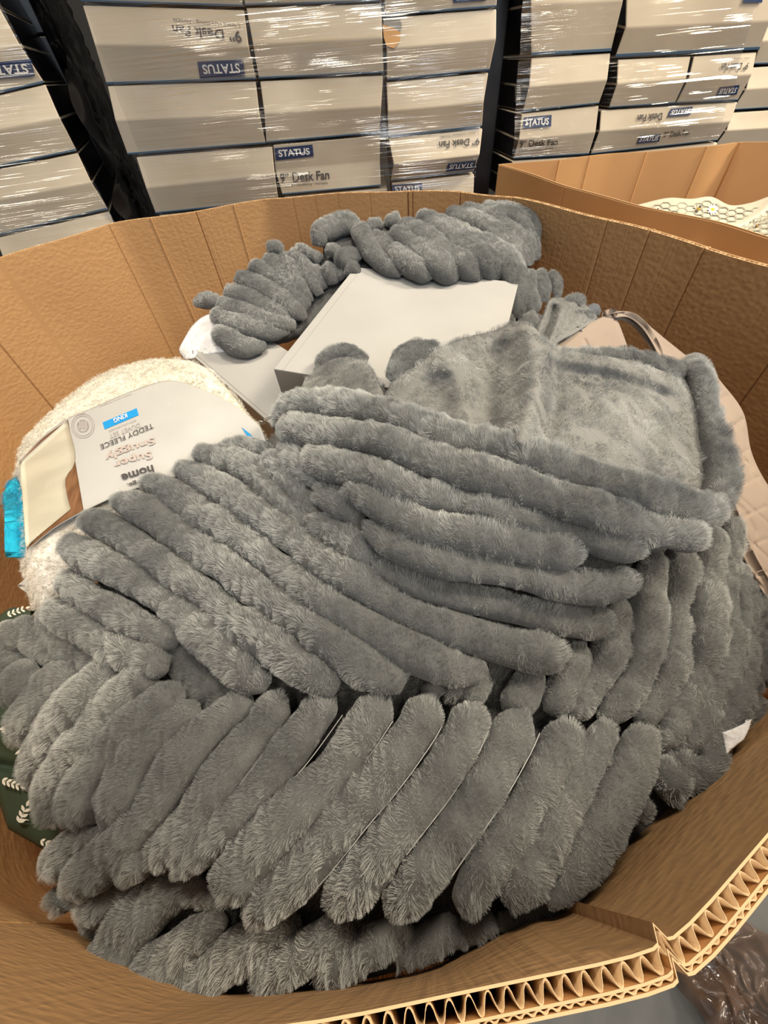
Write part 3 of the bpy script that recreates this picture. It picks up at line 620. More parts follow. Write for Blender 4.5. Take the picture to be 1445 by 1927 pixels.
# ---- front throw: diagonal ribs across the foreground
front = [
 [(62,1248,18),(45,1275,28),(32,1305,24),(24,1328,14)],
 [(135,1255,20),(118,1270,28),(74,1321,30),(45,1370,24),(38,1402,14)],
 [(222,1258,20),(205,1266,28),(163,1310,33),(100,1385,32),(65,1445,25),(60,1480,14)],
 [(295,1268,20),(275,1275,28),(242,1300,32),(183,1370,32),(120,1445,32),(98,1505,30),(105,1550,18)],
 [(345,1298,18),(330,1305,26),(290,1333,30),(208,1411,32),(165,1475,34),(158,1515,34),(163,1552,22)],
 [(375,1330,20),(350,1342,28),(311,1366,32),(258,1425,35),(238,1480,38),(222,1525,32),(205,1552,20)],
 [(470,1310,20),(455,1322,26),(408,1360,30),(350,1420,38),(318,1470,40),(298,1512,34),(250,1570,36),(190,1625,42),(155,1665,36),(145,1690,20)],
 [(195,1568,16),(150,1580,26),(118,1610,28),(105,1655,22)],
 [(535,1308,16),(525,1318,28),(504,1354,33),(449,1420,36),(400,1489,38),(355,1555,38),(314,1600,34),(290,1625,22)],
 [(278,1585,18),(252,1635,30),(238,1658,16)],
 [(625,1305,16),(612,1320,30),(590,1352,33),(542,1413,34),(494,1475,36),(440,1535,34),(385,1590,32),(350,1625,28),(330,1645,16)],
 [(722,1310,18),(712,1325,32),(691,1357,36),(632,1444,38),(563,1513,42),(500,1579,46),(452,1634,44),(430,1675,34),(418,1690,16)],
 [(812,1316,18),(803,1332,32),(785,1365,38),(739,1430,40),(690,1490,42),(640,1548,42),(590,1610,44),(530,1675,46),(490,1712,40),(470,1730,22)],
 [(895,1326,20),(890,1342,32),(872,1385,40),(830,1455,42),(785,1515,43),(735,1575,44),(685,1640,46),(645,1690,42),(622,1715,24)],
 [(987,1343,18),(975,1360,34),(942,1425,42),(905,1490,43),(865,1550,44),(820,1610,45),(780,1665,44),(750,1705,34),(735,1725,18)],
 [(1078,1360,18),(1070,1375,34),(1045,1425,40),(1010,1490,42),(970,1555,44),(930,1615,44),(895,1670,42),(880,1705,32),(872,1722,16)],
 [(1145,1362,24),(1125,1400,34),(1095,1460,34),(1065,1520,38),(1035,1580,42),(1005,1635,44),(975,1680,36),(955,1705,22)],
 [(1208,1366,26),(1198,1420,40),(1168,1490,46),(1138,1550,46),(1108,1605,44),(1075,1655,36),(1050,1690,24),(1030,1705,14)],
]
o = ribbed('fur_throw', front, HEAP, .012, hair=NEAR, seed=1)
tag(o, 'grey ribbed faux fur throw spread diagonally across the front of the bin', 'throw')
seams = []
for i, (u0, u1) in zip(range(8, 17), ((.1, .5), (.0, 0), (.1, .45), (.1, .95), (.1, .9), (.1, .7), (.08, .8), (.5, .7), (0, 0))):
    if u1 == 0 or i == 9: continue
    j_ = i+1 if i+1 != 9 else 10
    A_, B_ = polyline(front[i], 41), polyline(front[j_], 41); mid_ = (A_[:, :2]*B_[:, 2:]+B_[:, :2]*A_[:, 2:])/(A_[:, 2:]+B_[:, 2:])
    seams.append(mid_[int(u0*40):int(u1*40)+1])
V = []; Fc = []
for sm in seams:
    Q = polyline(sm, 16); P = at_depth(Q[:, 0], Q[:, 1], HEAP(Q[:, 0], Q[:, 1], .0168)); b = len(V)
    for j, p in enumerate(P):
        t = P[min(j+1, 15)]-P[max(j-1, 0)]; s_ = np.cross(t, CP-p); s_ /= np.linalg.norm(s_); u_ = np.cross(s_, t); u_ /= np.linalg.norm(u_)
        for k in range(4): a = k*math.pi/2; V.append(p+(s_*math.cos(a)+u_*math.sin(a))*.00032)
    for j in range(15):
        for k in range(4): Fc.append([b+j*4+k, b+j*4+(k+1) % 4, b+j*4+4+(k+1) % 4, b+j*4+4+k])
st = mesh('seam_stitching', V, Fc, [M['thread']]); tag(st, 'pale stitching in the grooves'); keep(st, o)
# ---- layer folded beneath it along the near wall
under = [
 [(150,1690,18),(118,1692,24),(108,1715,18)], [(230,1650,16),(200,1680,28),(176,1720,30),(168,1742,16)], [(270,1662,16),(245,1680,26),(222,1712,22)],
 [(418,1712,10),(390,1690,25),(350,1665,38),(305,1685,40),(265,1725,42),(230,1770,44),(207,1815,38),(203,1832,20)],
 [(425,1722,14),(399,1738,28),(341,1780,36),(300,1816,42),(280,1852,36),(276,1868,18)],
 [(560,1725,24),(510,1755,38),(427,1805,46),(371,1849,42),(340,1885,30),(325,1897,14)],
 [(660,1735,30),(600,1775,42),(540,1815,42),(485,1850,28)], [(770,1735,30),(700,1780,40),(640,1815,36),(590,1845,20)], [(860,1735,30),(800,1775,36),(740,1805,24)], [(930,1728,26),(880,1755,26),(840,1780,16)],
 [(1100,1650,18),(1050,1688,24),(990,1718,24),(930,1742,16)], [(250,1840,18),(262,1870,20),(290,1898,16)]]
o = ribbed('fur_throw', under, HEAP, -.008, hair=NEAR, seed=2); tag(o, 'grey ribbed throw folded under the front one, lying against the near bin wall', 'throw')
# ---- left edge layer
left = [[(60,1190,24),(25,1200,30),(-10,1235,30)], [(45,1225,26),(12,1255,28),(-2,1290,18)], [(30,1180,30),(85,1212,34),(140,1248,26),(165,1262,12)], [(80,1148,16),(112,1195,28),(160,1235,32),(215,1268,26)],
        [(330,1185,12),(338,1225,26),(365,1270,36),(398,1300,36),(412,1322,16)], [(390,1330,20),(430,1320,24),(470,1300,18)]]
o = ribbed('fur_throw', left, HEAP, -.004, hair=NEAR, seed=3); tag(o, 'grey ribbed throw edge bunched at the left, beside the green leaf print fabric', 'throw')
# ---- big folded throw in the middle
mid = [
 [(98,1130,18),(110,1150,26),(160,1185,28),(210,1220,30),(265,1240,32),(300,1248,28),(318,1250,16)],
 [(118,1080,20),(135,1100,27),(185,1135,30),(235,1160,30),(280,1185,28),(320,1205,24),(335,1212,12)],
 [(123,1015,22),(150,1038,30),(215,1070,30),(270,1103,28),(325,1142,26),(375,1185,34),(420,1228,38),(462,1268,36),(505,1290,20)],
 [(156,980,14),(174,984,22),(205,993,28),(250,1022,28),(300,1057,29),(350,1092,30),(395,1125,30),(440,1165,32),(490,1195,36),(545,1240,38),(595,1275,34),(635,1297,20)],
 [(214,944,16),(236,948,22),(270,960,30),(320,992,32),(370,1030,32),(420,1062,32),(465,1098,31),(510,1129,30),(565,1168,32),(637,1218,36),(700,1262,38),(760,1285,26)],
 [(270,912,16),(294,918,24),(335,938,32),(385,972,30),(430,995,30),(475,1028,29),(520,1065,29),(560,1095,30),(600,1125,30),(645,1155,32),(700,1185,32),(755,1215,35),(810,1240,38),(860,1260,34),(915,1262,20)],
 [(333,882,14),(354,891,23),(395,910,29),(440,935,30),(480,965,30),(520,990,30),(565,1025,30),(610,1060,32),(655,1085,32),(700,1110,32),(750,1142,30),(800,1168,30),(860,1188,34),(920,1205,36),(980,1222,38),(1030,1228,36),(1065,1220,20)],
 [(370,852,16),(395,862,22),(440,868,26),(480,890,28),(505,925,26),(540,955,22),(575,985,18)],
 [(415,845,12),(450,840,18),(485,845,16),(510,850,12)],
 [(500,860,22),(530,890,28),(558,925,24),(580,960,22),(600,985,20)],
 [(575,1000,16),(600,990,24),(640,1012,31),(680,1040,28),(705,1062,16)],
 [(700,1060,16),(745,1080,24),(800,1108,26),(860,1120,26),(920,1135,27),(980,1150,28),(1040,1162,30),(1090,1168,32),(1130,1168,28),(1148,1160,14)],
]
o = ribbed('fur_throw', mid, HEAP, .016, hair=HAIR, seed=4)
tag(o, 'large grey ribbed throw across the middle, folded back to show its smooth underside', 'throw')
mid_root = o
fold = [
 [(595,925,22),(625,940,28),(660,962,26),(680,985,14)], [(530,835,20),(560,868,26),(585,895,20),(620,912,14)],
 [(690,985,14),(720,1015,24),(770,1040,27),(830,1060,27),(890,1068,27),(950,1078,26),(1010,1092,26),(1070,1103,30),(1130,1105,34),(1175,1095,30),(1195,1090,16)],
 [(650,925,16),(690,940,24),(730,962,27),(780,985,30),(840,1000,32),(900,1012,33),(960,1022,33),(1020,1035,35),(1070,1042,33),(1095,1043,20)],
 [(575,860,22),(600,870,28),(650,882,30),(700,895,28),(740,915,28),(790,930,26),(850,945,24),(920,960,23),(990,978,22),(1060,995,22),(1110,1010,26),(1160,1025,28),(1195,1035,22),(1215,1035,10)],
 [(528,815,18),(560,812,26),(620,818,28),(680,825,28),(740,840,28),(800,865,31),(860,885,32),(930,903,33),(1000,925,34),(1070,950,34),(1140,975,34),(1200,995,32),(1260,1005,30),(1310,1010,24),(1325,1008,14)],
]
def steps(x, y): return 0
for i, rb in enumerate(fold):
    f_ = ribbed('folded_rib', [rb], HEAP, .024+.006*i, hair=HAIR, seed=20+i); keep(f_, mid_root)
border = [[(520,800,16),(545,775,24),(590,764,26),(690,772,26),(760,795,26),(830,818,28),(900,835,28),(975,855,28),(1050,880,30),(1120,905,30),(1190,925,30),(1260,948,32),(1320,965,32),(1352,960,22)],
          [(1345,965,24),(1352,900,26),(1342,840,24),(1330,780,22),(1315,720,20),(1300,685,18)]]
for k_ in (0, 1):
    f_ = ribbed('fur_border', [border[k_]], HEAP, .052, hair=dict(HAIR, length=.0070), seed=40+k_); keep(f_, mid_root)
# smooth velvety underside
VR = [([(992,612),(1010,660),(1010,720),(998,770),(978,830)], .050, 36), ([(1036,690),(1050,740),(1034,800)], -.014, 16), ([(822,664),(858,700),(872,754),(866,812)], .020, 26), ([(813,650),(880,634),(950,626)], .012, 20),
      ([(845,690),(800,694),(762,722),(735,756)], .012, 18), ([(1040,664),(1126,680),(1235,708),(1290,735),(1315,800),(1318,917)], .016, 20), ([(1060,750),(1141,775),(1205,822),(1268,880)], .009, 24),
      ([(1120,728),(1215,752),(1262,800),(1285,861)], .008, 18), ([(930,660),(922,720),(930,800)], -.010, 20), ([(1090,860),(1180,880),(1230,905)], -.006, 20), ([(1060,700),(1150,715),(1240,745)], -.010, 16), ([(950,700),(960,760),(940,820)], .006, 12)]
vrows = [[(735,722),(758,692),(800,668),(860,640),(930,622),(992,604),(1035,650),(1110,662),(1200,674),(1290,698)],
         [(728,738),(775,715),(835,690),(900,680),(960,672),(1010,680),(1060,700),(1150,715),(1240,725),(1330,760)],
         [(726,752),(790,752),(850,750),(915,752),(975,760),(1030,770),(1100,790),(1180,800),(1260,815),(1345,850)],
         [(722,774),(770,790),(840,806),(905,822),(980,845),(1050,862),(1120,888),(1190,910),(1260,935),(1345,960)]]
f_ = patch('smooth_underside', vrows, HEAP, ['velvet'], .030, VR, n=150, m=90, thick=.006, nz=(.0042, 9), edge=.012, seed=8)
tag(f_, 'smooth velvety plain underside'); add_hair(f_, 'strand_velvet', 9000, .0036, children=45, radius=.00018, group='pile', rnd=1.3, tang=.0, rough=.0008); keep(f_, mid_root)
f_ = patch('smooth_underside', [[(572,742),(590,700),(625,672),(665,668),(695,690),(712,722)], [(552,752),(585,722),(625,702),(665,700),(700,716),(722,742)], [(545,770),(590,768),(640,765),(690,770),(725,778)]], HEAP, ['velvet'], .036, [([(600,735),(640,700),(690,705)], .012, 26)], n=60, m=40, thick=.006, nz=(.002, 14), edge=.015, seed=9)
add_hair(f_, 'strand_velvet', 9000, .0036, children=45, radius=.00018, group='pile', rnd=1.3, tang=.0, rough=.0008); keep(f_, mid_root)
for k_, rb_ in enumerate([[(735,715,14),(752,690,18),(790,668,20),(830,660,16)], [(740,690,12),(760,668,14),(790,655,12),(815,652,8)], [(598,690,12),(620,672,14),(655,664,14),(690,680,12)], [(1040,668,8),(1110,667,10),(1180,672,12),(1240,690,16),(1290,706,20)], [(1285,678,18),(1310,700,20),(1325,760,18)]]):
    f_ = ribbed('fur_border', [rb_], HEAP, .026, hair=HAIR, seed=31+k_); keep(f_, mid_root)
# ---- throw hanging down the right side
drape = [
 [(830,1285,20),(800,1310,18)], [(870,1280,20),(845,1315,18)], [(908,1268,24),(888,1305,28),(872,1335,18)],
 [(1005,1262,26),(985,1300,34),(965,1335,28),(952,1350,14)],
 [(1095,1215,20),(1085,1240,28),(1065,1280,32),(1050,1320,32),(1035,1345,18)],
 [(1170,1125,18),(1160,1160,26),(1148,1200,30),(1140,1245,34),(1118,1285,30),(1094,1328,26),(1075,1350,18)],
 [(1230,1040,18),(1225,1075,26),(1215,1120,31),(1213,1173,32),(1211,1225,32),(1200,1265,32),(1180,1305,32),(1150,1340,26),(1130,1358,16)],
 [(1275,1030,18),(1272,1060,24),(1273,1100,27),(1265,1150,24),(1267,1200,25),(1262,1250,28),(1248,1298,30),(1222,1340,28),(1200,1365,20)],
 [(1325,990,20),(1322,1030,26),(1326,1070,28),(1320,1140,31),(1320,1208,32),(1316,1263,34),(1298,1311,34),(1277,1353,32),(1262,1390,26),(1255,1412,14)],
 [(1364,960,16),(1366,1030,20),(1363,1080,18),(1365,1140,18),(1368,1200,24),(1362,1260,30),(1348,1310,34),(1325,1360,34),(1300,1405,28),(1290,1428,14)],
 [(1385,1060,14),(1396,1130,16),(1400,1190,18),(1398,1250,20),(1392,1300,22),(1375,1350,26),(1345,1395,28),(1320,1430,18)],
 [(1350,1395,16),(1345,1420,26),(1330,1455,30),(1316,1488,18)], [(1270,1418,24),(1300,1455,28),(1318,1492,22)], [(1240,1375,26),(1256,1412,24)], [(1235,1430,24),(1262,1470,34),(1275,1508,24)], [(1205,1500,14),(1212,1530,18),(1205,1548,10)]]
o = ribbed('fur_throw', drape, HEAP, -.001, thick=1.15, hair=dict(HAIR, length=.0042), seed=5); tag(o, 'grey ribbed throw hanging in vertical folds down the right side of the heap', 'throw')
o = ribbed('fur_throw', [[(1418,1115,18),(1418,1160,26),(1412,1220,26),(1408,1270,28),(1402,1310,18)], [(1448,1165,18),(1446,1220,26),(1446,1290,24)], [(1440,1325,24),(1405,1345,20),(1385,1370,14)]], HEAP, -.022, hair=HAIR, seed=6)
tag(o, 'bluish grey throw bunched at the far right edge, below the beige quilt', 'throw')

# ---- far heap
FAR = Depth([(590, 470, 'y', .98), (640, 430, 'y', 1.06), (760, 405, 'y', 1.13), (900, 395, 'y', 1.10), (1000, 410, 'y', 1.0), (1010, 480, 'y', .93), (700, 470, 'y', .95), (800, 480, 'y', .88), (900, 490, 'y', .86), (975, 540, 'y', .80),
             (975, 600, 'y', .74), (1050, 520, 'y', .82), (860, 520, 'y', .82), (730, 510, 'y', .87), (370, 572, 'y', 1.03), (410, 570, 'y', .98), (500, 480, 'y', 1.08), (590, 480, 'y', 1.0), (430, 650, 'y', .80), (500, 640, 'y', .80), (560, 605, 'y', .84), (500, 560, 'y', .93), (620, 520, 'y', .93)])
far = [
 [(598,462,14),(604,440,17),(625,428,18),(650,422,20),(674,424,16)],
 [(625,482,14),(628,462,14)], [(635,498,16),(655,485,16),(678,478,12)], [(648,512,12),(675,502,14)],
 [(672,428,16),(684,450,18),(702,478,18),(728,502,16),(755,515,10)],
 [(700,440,12),(720,458,15),(738,472,14)], [(728,468,14),(750,484,20),(780,503,22),(803,515,18),(815,518,10)],
 [(735,438,14),(760,450,18),(790,472,20),(825,500,24),(850,515,22),(864,520,12)],
 [(750,422,16),(785,440,20),(820,465,20),(855,490,20),(885,505,22),(907,520,14)],
 [(795,418,16),(830,438,20),(870,460,20),(905,485,22),(925,505,22),(935,525,14)],
 [(785,408,14),(835,425,18),(885,450,20),(925,472,20),(955,500,22),(972,535,22),(975,575,22),(972,598,14)],
 [(840,402,16),(890,420,18),(935,442,20),(968,470,18),(982,498,14)],
 [(870,395,16),(910,408,16),(950,424,18),(982,450,18),(992,480,14),(996,500,8)],
 [(905,392,14),(950,405,15),(985,422,16),(1000,455,14),(1008,490,10)],
 [(930,392,14),(975,402,14),(1000,420,14),(1008,460,8)],
 [(690,428,12),(718,420,12)], [(725,420,10),(752,413,12)],
 [(995,510,12),(999,550,16),(1000,580,16),(998,594,8)], [(1015,508,10),(1023,540,14),(1022,568,10)], [(1035,512,10),(1048,535,12),(1048,562,8)],
 [(950,610,14),(965,600,14)], [(982,612,12),(1008,598,14)]]
far = [[(x, y, w*1.04) for x, y, w in r_] for r_ in far]
HF = dict(HAIR, length=.0046, radius=.00024, density=16000, children=30)
o = ribbed('fur_throw', far, FAR, .012, hair=HF, seed=7, lump=.08, thick=.75); tag(o, 'rolled dark grey ribbed throw piled highest at the back, behind the white carton', 'throw')
fan = [
 [(366,572,9),(380,568,13),(398,565,15),(412,562,10)],
 [(400,590,14),(430,605,18),(480,620,20),(520,622,18),(545,620,10)], [(405,620,14),(430,640,20),(465,655,18),(500,650,10)],
 [(410,572,14),(440,580,18),(490,600,18),(530,612,16),(555,612,10)], [(425,548,14),(460,560,18),(510,580,18),(555,602,16)],
 [(445,522,16),(480,535,18),(525,560,18),(565,592,16),(575,600,8)], [(472,500,14),(505,515,18),(545,545,18),(578,580,14)],
 [(498,485,14),(520,500,18),(545,530,18),(565,560,14)], [(530,478,12),(545,500,17),(562,535,17),(582,570,12)],
 [(550,470,12),(565,492,16),(585,525,16),(602,555,10)], [(590,500,12),(596,520,16),(608,545,12)], [(610,498,12),(622,515,16),(628,535,12)], [(635,512,10),(645,525,12)],
 [(505,472,12),(532,465,12)], [(556,468,12),(585,478,12),(604,490,12)]]
o = ribbed('fur_throw', fan, FAR, .006, hair=HF, seed=8, lump=.08, thick=.75); tag(o, 'dark grey ribbed throw fanned out at the back left, beside the bin wall', 'throw')
# filler sheets added below the visible layers to close gaps and block light
core = [[(60,1250),(110,1180),(200,1080),(500,830),(900,700),(1250,700),(1380,900)], [(60,1400),(110,1300),(300,1200),(600,1050),(900,900),(1200,900),(1390,1050)], [(90,1500),(180,1450),(400,1400),(700,1300),(1000,1200),(1250,1200),(1390,1250)], [(140,1660),(250,1720),(450,1780),(700,1740),(950,1680),(1150,1560),(1350,1420)], [(150,1760),(290,1905),(480,1885),(720,1835),(980,1755),(1215,1560),(1395,1400)]]
o = patch('fur_throw', core, HEAP, ['fur'], -.024, n=70, m=60, thick=.02, nz=(.003, 10), seed=13); add_hair(o, 'strand', 7000, .006, children=50, radius=.0002, group='pile', rnd=.7, tang=.5); tag(o, 'grey filler sheet added under the throws to block light in the gaps', 'throw')

o = patch('fur_throw', [[(610,450),(700,425),(800,405),(900,398),(1000,408)], [(610,490),(700,475),(800,470),(900,470),(1005,470)], [(640,530),(720,520),(800,530),(900,540),(985,560)], [(700,570),(760,580),(850,600),(930,620),(1030,600)]], FAR, ['fur'], -.012, n=50, m=40, thick=.03, nz=(.004, 9), seed=14)
tag(o, 'filler sheet added in the gaps of the rolled throw at the back', 'throw')
o = patch('fur_throw', [[(470,500),(520,475),(590,480),(640,505)], [(420,560),(480,545),(560,550),(640,560)], [(405,600),(460,600),(520,600),(610,590)], [(415,640),(450,645),(500,640),(560,620)]], FAR, ['fur'], -.010, n=40, m=40, thick=.02, nz=(.003, 9), seed=15)
tag(o, 'filler sheet added in the gaps of the fanned throw at the back left', 'throw')

# ================================================================== WHITE CARTONS IN THE HEAP
def lidbox(label, Dd, A, B, dA, dB, dD, down, inner=True):
    d0 = at_depth(*map(np.array, map(float, Dd)), dD); a0_ = at_depth(*map(np.array, map(float, A)), dA); b0_ = at_depth(*map(np.array, map(float, B)), dB)
    e1 = a0_-d0; e2 = b0_-a0_; n_ = np.cross(e1, e2); n_ /= np.linalg.norm(n_); n_ *= np.sign(n_@(CP-d0)); t = -n_*down
    r = empty('white_carton', tuple(d0+t)); tag(r, label, 'carton', 'plain white cartons in the heap')
    w = .0025
    tp = cuboid('top_panel', d0, e1, e2, -n_*w, ['white_card'], r, .0008)
    cuboid('side_panel', d0-n_*w, e1, e2/np.linalg.norm(e2)*w, t, ['white_card'], r, .0006)
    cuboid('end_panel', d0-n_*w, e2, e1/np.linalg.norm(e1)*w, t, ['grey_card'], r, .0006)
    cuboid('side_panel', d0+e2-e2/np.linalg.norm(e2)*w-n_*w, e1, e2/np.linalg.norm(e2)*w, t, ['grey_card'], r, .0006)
    cuboid('end_panel', a0_-e1/np.linalg.norm(e1)*w-n_*w, e2, e1/np.linalg.norm(e1)*w, t, ['white_card'], r, .0006)
    cuboid('bottom_panel', d0+t-n_*w, e1, e2, -n_*w, ['white_card'], r, .0006)
    l_ = d0+n_*.0004+e2*.045; cuboid('folded_edge', l_, e1, e2/np.linalg.norm(e2)*.0012, n_*.0004, ['white_card'], r, .0002)
    return r
lidbox('plain white carton lying tilted on top, in front of the back throw', (515, 694), (668, 503), (976, 531), .80, .725, .60, .060)
lidbox('plain white carton half buried under the fanned throw and the tilted carton', (512, 800), (366, 672), (424, 585), .81, .93, .635, .070)
cr_ = patch('knitted_blanket', [[(345,640),(362,612),(390,592),(420,590)], [(336,660),(365,640),(395,625),(430,620)], [(348,678),(370,676),(400,668),(440,660)]], FAR, ['knit'], -.004, n=40, m=30, thick=.02, nz=(.003, 22), edge=.012, seed=16)
tag(cr_, 'white knitted textile poking out beside the bin wall under the fanned throw', 'blanket')

# ================================================================== TEDDY FLEECE DUVET SET
PK = Depth([(40, 880, 'z', .835), (110, 770, 'z', .86), (200, 705, 'z', .875), (320, 678, 'z', .885), (420, 730, 'z', .885), (500, 830, 'z', .865), (250, 850, 'z', .868), (150, 850, 'z', .862), (90, 950, 'z', .845), (60, 1050, 'z', .82), (60, 1160, 'z', .79), (150, 960, 'z', .845), (260, 960, 'z', .838), (350, 800, 'z', .878), (180, 1080, 'z', .80), (400, 900, 'z', .84)])
pk = patch('teddy_fleece', [[(45,830),(110,765),(200,702),(300,676),(375,686),(430,735),(480,800)], [(30,880),(110,830),(200,780),(300,750),(400,770),(470,810),(515,850)], [(38,960),(120,920),(220,890),(330,860),(400,860),(460,870),(520,885)], [(42,1060),(80,1020),(160,990),(230,980),(300,950),(400,920),(480,900)], [(62,1164),(85,1160),(120,1130),(180,1080),(260,1040),(330,1000),(400,960)]], PK, ['teddy_white', 'teddy'], -.006, n=110, m=90, thick=.05, nz=(.0035, 16), edge=.03, seed=17)
r = empty('duvet_set', tuple(at_depth(np.array(150.), np.array(980.), .62))); tag(r, 'folded cream teddy fleece duvet set in a printed card sleeve with blue KING tag', 'bedding')
V_ = np.array([v.co for v in pk.data.vertices]); 
zz = [1 if project(np.mean([pk.data.vertices[i].co for i in p.vertices], axis=0))[1] < 860 else 0 for p in pk.data.polygons]; pk.data.polygons.foreach_set('material_index', zz)
def add_teddy(o):
    o.data.materials.append(M['teddy_strand']); 
M['teddy_strand'] = strand_mat('cream_fleece_strands', (.74, .71, .62), (.84, .82, .74))
add_hair(pk, 'teddy_strand', 16000, .0040, children=10, radius=.00025, group='pile', clump=.6, rnd=1.0, tang=.6, rough=.0035)
keep(pk, r)
SL = depth_surf(PK)
sl = patch('card_sleeve', [[(36,868),(80,822),(128,787),(180,765),(250,735),(325,716),(385,735),(445,765),(490,803)], [(40,905),(88,870),(140,838),(200,815),(270,790),(345,775),(400,785),(455,805),(500,830)], [(44,960),(92,925),(150,890),(210,868),(285,845),(360,835),(410,838),(460,845),(508,860)], [(50,1035),(100,995),(158,962),(215,935),(290,908),(365,890),(415,885),(465,885),(505,885)]], PK, ['sleeve'], .0065, n=80, m=60, thick=.0012, nz=(0, 1), seed=18); keep(sl, r)
SL2 = depth_surf(PK, .0065)
def grid_decal(name, quad, mt, label=None, n=12, lift=.0010):
    d = rect_decal(name, quad, SL2, M[mt], r, lift, n=n, thick=.0006); 
    if label: tag(d, label)
    return d
def fan_decal(name, pts, mt, lift=.0012, label=None):      # densified polygon strip: pairs of edge points
    A_, B_ = pts; A_ = polyline(A_, 16); B_ = polyline(B_, 16); t = np.linspace(0, 1, 10)[:, None, None]
    G_ = A_[None]*(1-t)+B_[None]*t; P = SL2(G_[..., 0], G_[..., 1], lift); Q_ = SL2(G_[..., 0], G_[..., 1], lift-.0006)
    I = np.arange(160).reshape(10, 16); q = np.stack([I[:-1, :-1], I[:-1, 1:], I[1:, 1:], I[1:, :-1]], -1).reshape(-1, 4)
    bd = list(I[0, :])+list(I[1:, -1])+list(I[-1, -2::-1])+list(I[-2:0:-1, 0])
    Fc = q.tolist()+(q[:, ::-1]+160).tolist()+[[bd[j], bd[(j+1) % len(bd)], bd[(j+1) % len(bd)]+160, bd[j]+160] for j in range(len(bd))]
    d = mesh(name, np.concatenate([P.reshape(-1, 3), Q_.reshape(-1, 3)]), Fc, [M[mt]], None, True); keep(d, r)
    if label: tag(d, label)
    return d
fan_decal('printed_artwork', ([(37,870),(80,825),(128,790)], [(52,1032),(105,990),(157,960)]), 'wood_art', .0010, 'brown wood panel in the printed picture')
fan_decal('printed_artwork', ([(37,870),(42,930),(46,985),(52,1030),(60,1018)], [(127,790),(137,880),(124,898),(126,930),(133,958)]), 'cream_art', .0018, 'printed picture of a cream knitted throw')
for a_1, a_2 in (([(60,860),(52,905),(50,950)], [(66,856),(56,905),(53,950)]), ([(130,905),(90,925),(50,975)], [(131,909),(92,930),(52,980)]), ([(120,840),(85,880),(62,940)], [(122,842),(88,884),(64,943)])):
    pass
grid_decal('size_tag', [(257,768),(261,781),(197,808),(193,795)], 'cyan', 'bright blue tag reading KING')
def T(s_, quad, m_='ink', bold=False, lift=.0022):
    q_ = [list(a) for a in quad]; dx = .30*(q_[0][1]-q_[3][1])-(q_[0][0]-q_[3][0])
    for k in (0, 1): q_[k][0] += dx/2; q_[3-k][0] -= dx/2
    quad = q_
    text_decal('printed_lettering', s_, quad, SL2, M[m_], r, lift, bold)
T('KING', [(240,785),(215,796),(213,788),(238,777)], 'white_ink', True, .0030)
T('WITH 2 PILLOWCASES', [(257,792),(205,813),(204,809),(256,788)], 'grey_ink')
T('DUVET SET', [(264,803),(207,825),(205,817),(262,795)], 'grey_ink')
T('TEDDY FLEECE', [(289,805),(190,846),(188,837),(287,796)], 'ink')
T('Snuggly', [(292,834),(199,869),(197,851),(290,818)], 'tan_ink', True)
T('Super', [(287,862),(216,882),(212,864),(284,843)], 'tan_ink', True)
T('home', [(290,890),(231,908),(228,893),(288,874)], 'ink', True)
T('George.', [(292,902),(240,917),(238,908),(290,893)], 'ink', True)
T('Machine wash at 40 degrees', [(247,742),(188,766),(187,763),(246,739)], 'grey_ink')
T('KING', [(160,778),(150,782),(149,778),(159,775)], 'grey_ink')
# embossed round seal
V = []; Fc = []
for rr in (23, 19, 12, 10.5):
    b = len(V); K_ = 40
    for k in range(K_):
        for q_ in (0, 1):
            a_9 = 2*math.pi*k/K_; R_ = rr-q_*.9; x_ = 156+R_*math.cos(a_9)*.95; y_ = 801+R_*math.sin(a_9)*1.0
            V.append(SL2(np.array(x_), np.array(y_), .0018))
    for k in range(K_): k2 = (k+1) % K_; Fc.append([b+2*k, b+2*k+1, b+2*k2+1, b+2*k2])
sq = mesh('embossed_seal', V, Fc, [M['grey_ink']], None, False); keep(sq, r); tag(sq, 'faint round embossed seal')
poly_decal('embossed_seal', [[(x, 793), (x+3, 792), (x+5, 806), (x+2, 807)] for x in (148, 154, 160)], SL2, M['grey_ink'], r, .002)
fan_decal('size_tag', ([(455,804),(466,822),(480,842)], [(470,816),(482,828),(497,841)]), 'cyan', .0012, 'second blue tag on the right flank of the sleeve')
# turquoise fleece behind it
tq = patch('turquoise_fleece', [[(30,898),(18,905),(8,925),(6,945)], [(42,925),(30,930),(20,938),(9,955)], [(46,985),(36,985),(28,985),(20,985)], [(50,1048),(45,1048),(40,1046),(35,1040)]], PK, ['turq'], -.016, n=24, m=40, thick=.02, nz=(.002, 25), edge=.006, seed=19)
tag(tq, 'turquoise fleece edge squeezed between the cream duvet set and the bin wall', 'blanket'); M['turq_strand'] = strand_mat('turquoise_strands', (.0, .30, .50), (.01, .46, .66)); add_hair(tq, 'turq_strand', 30000, .004, children=8, radius=.0002, group='pile', rnd=.6)

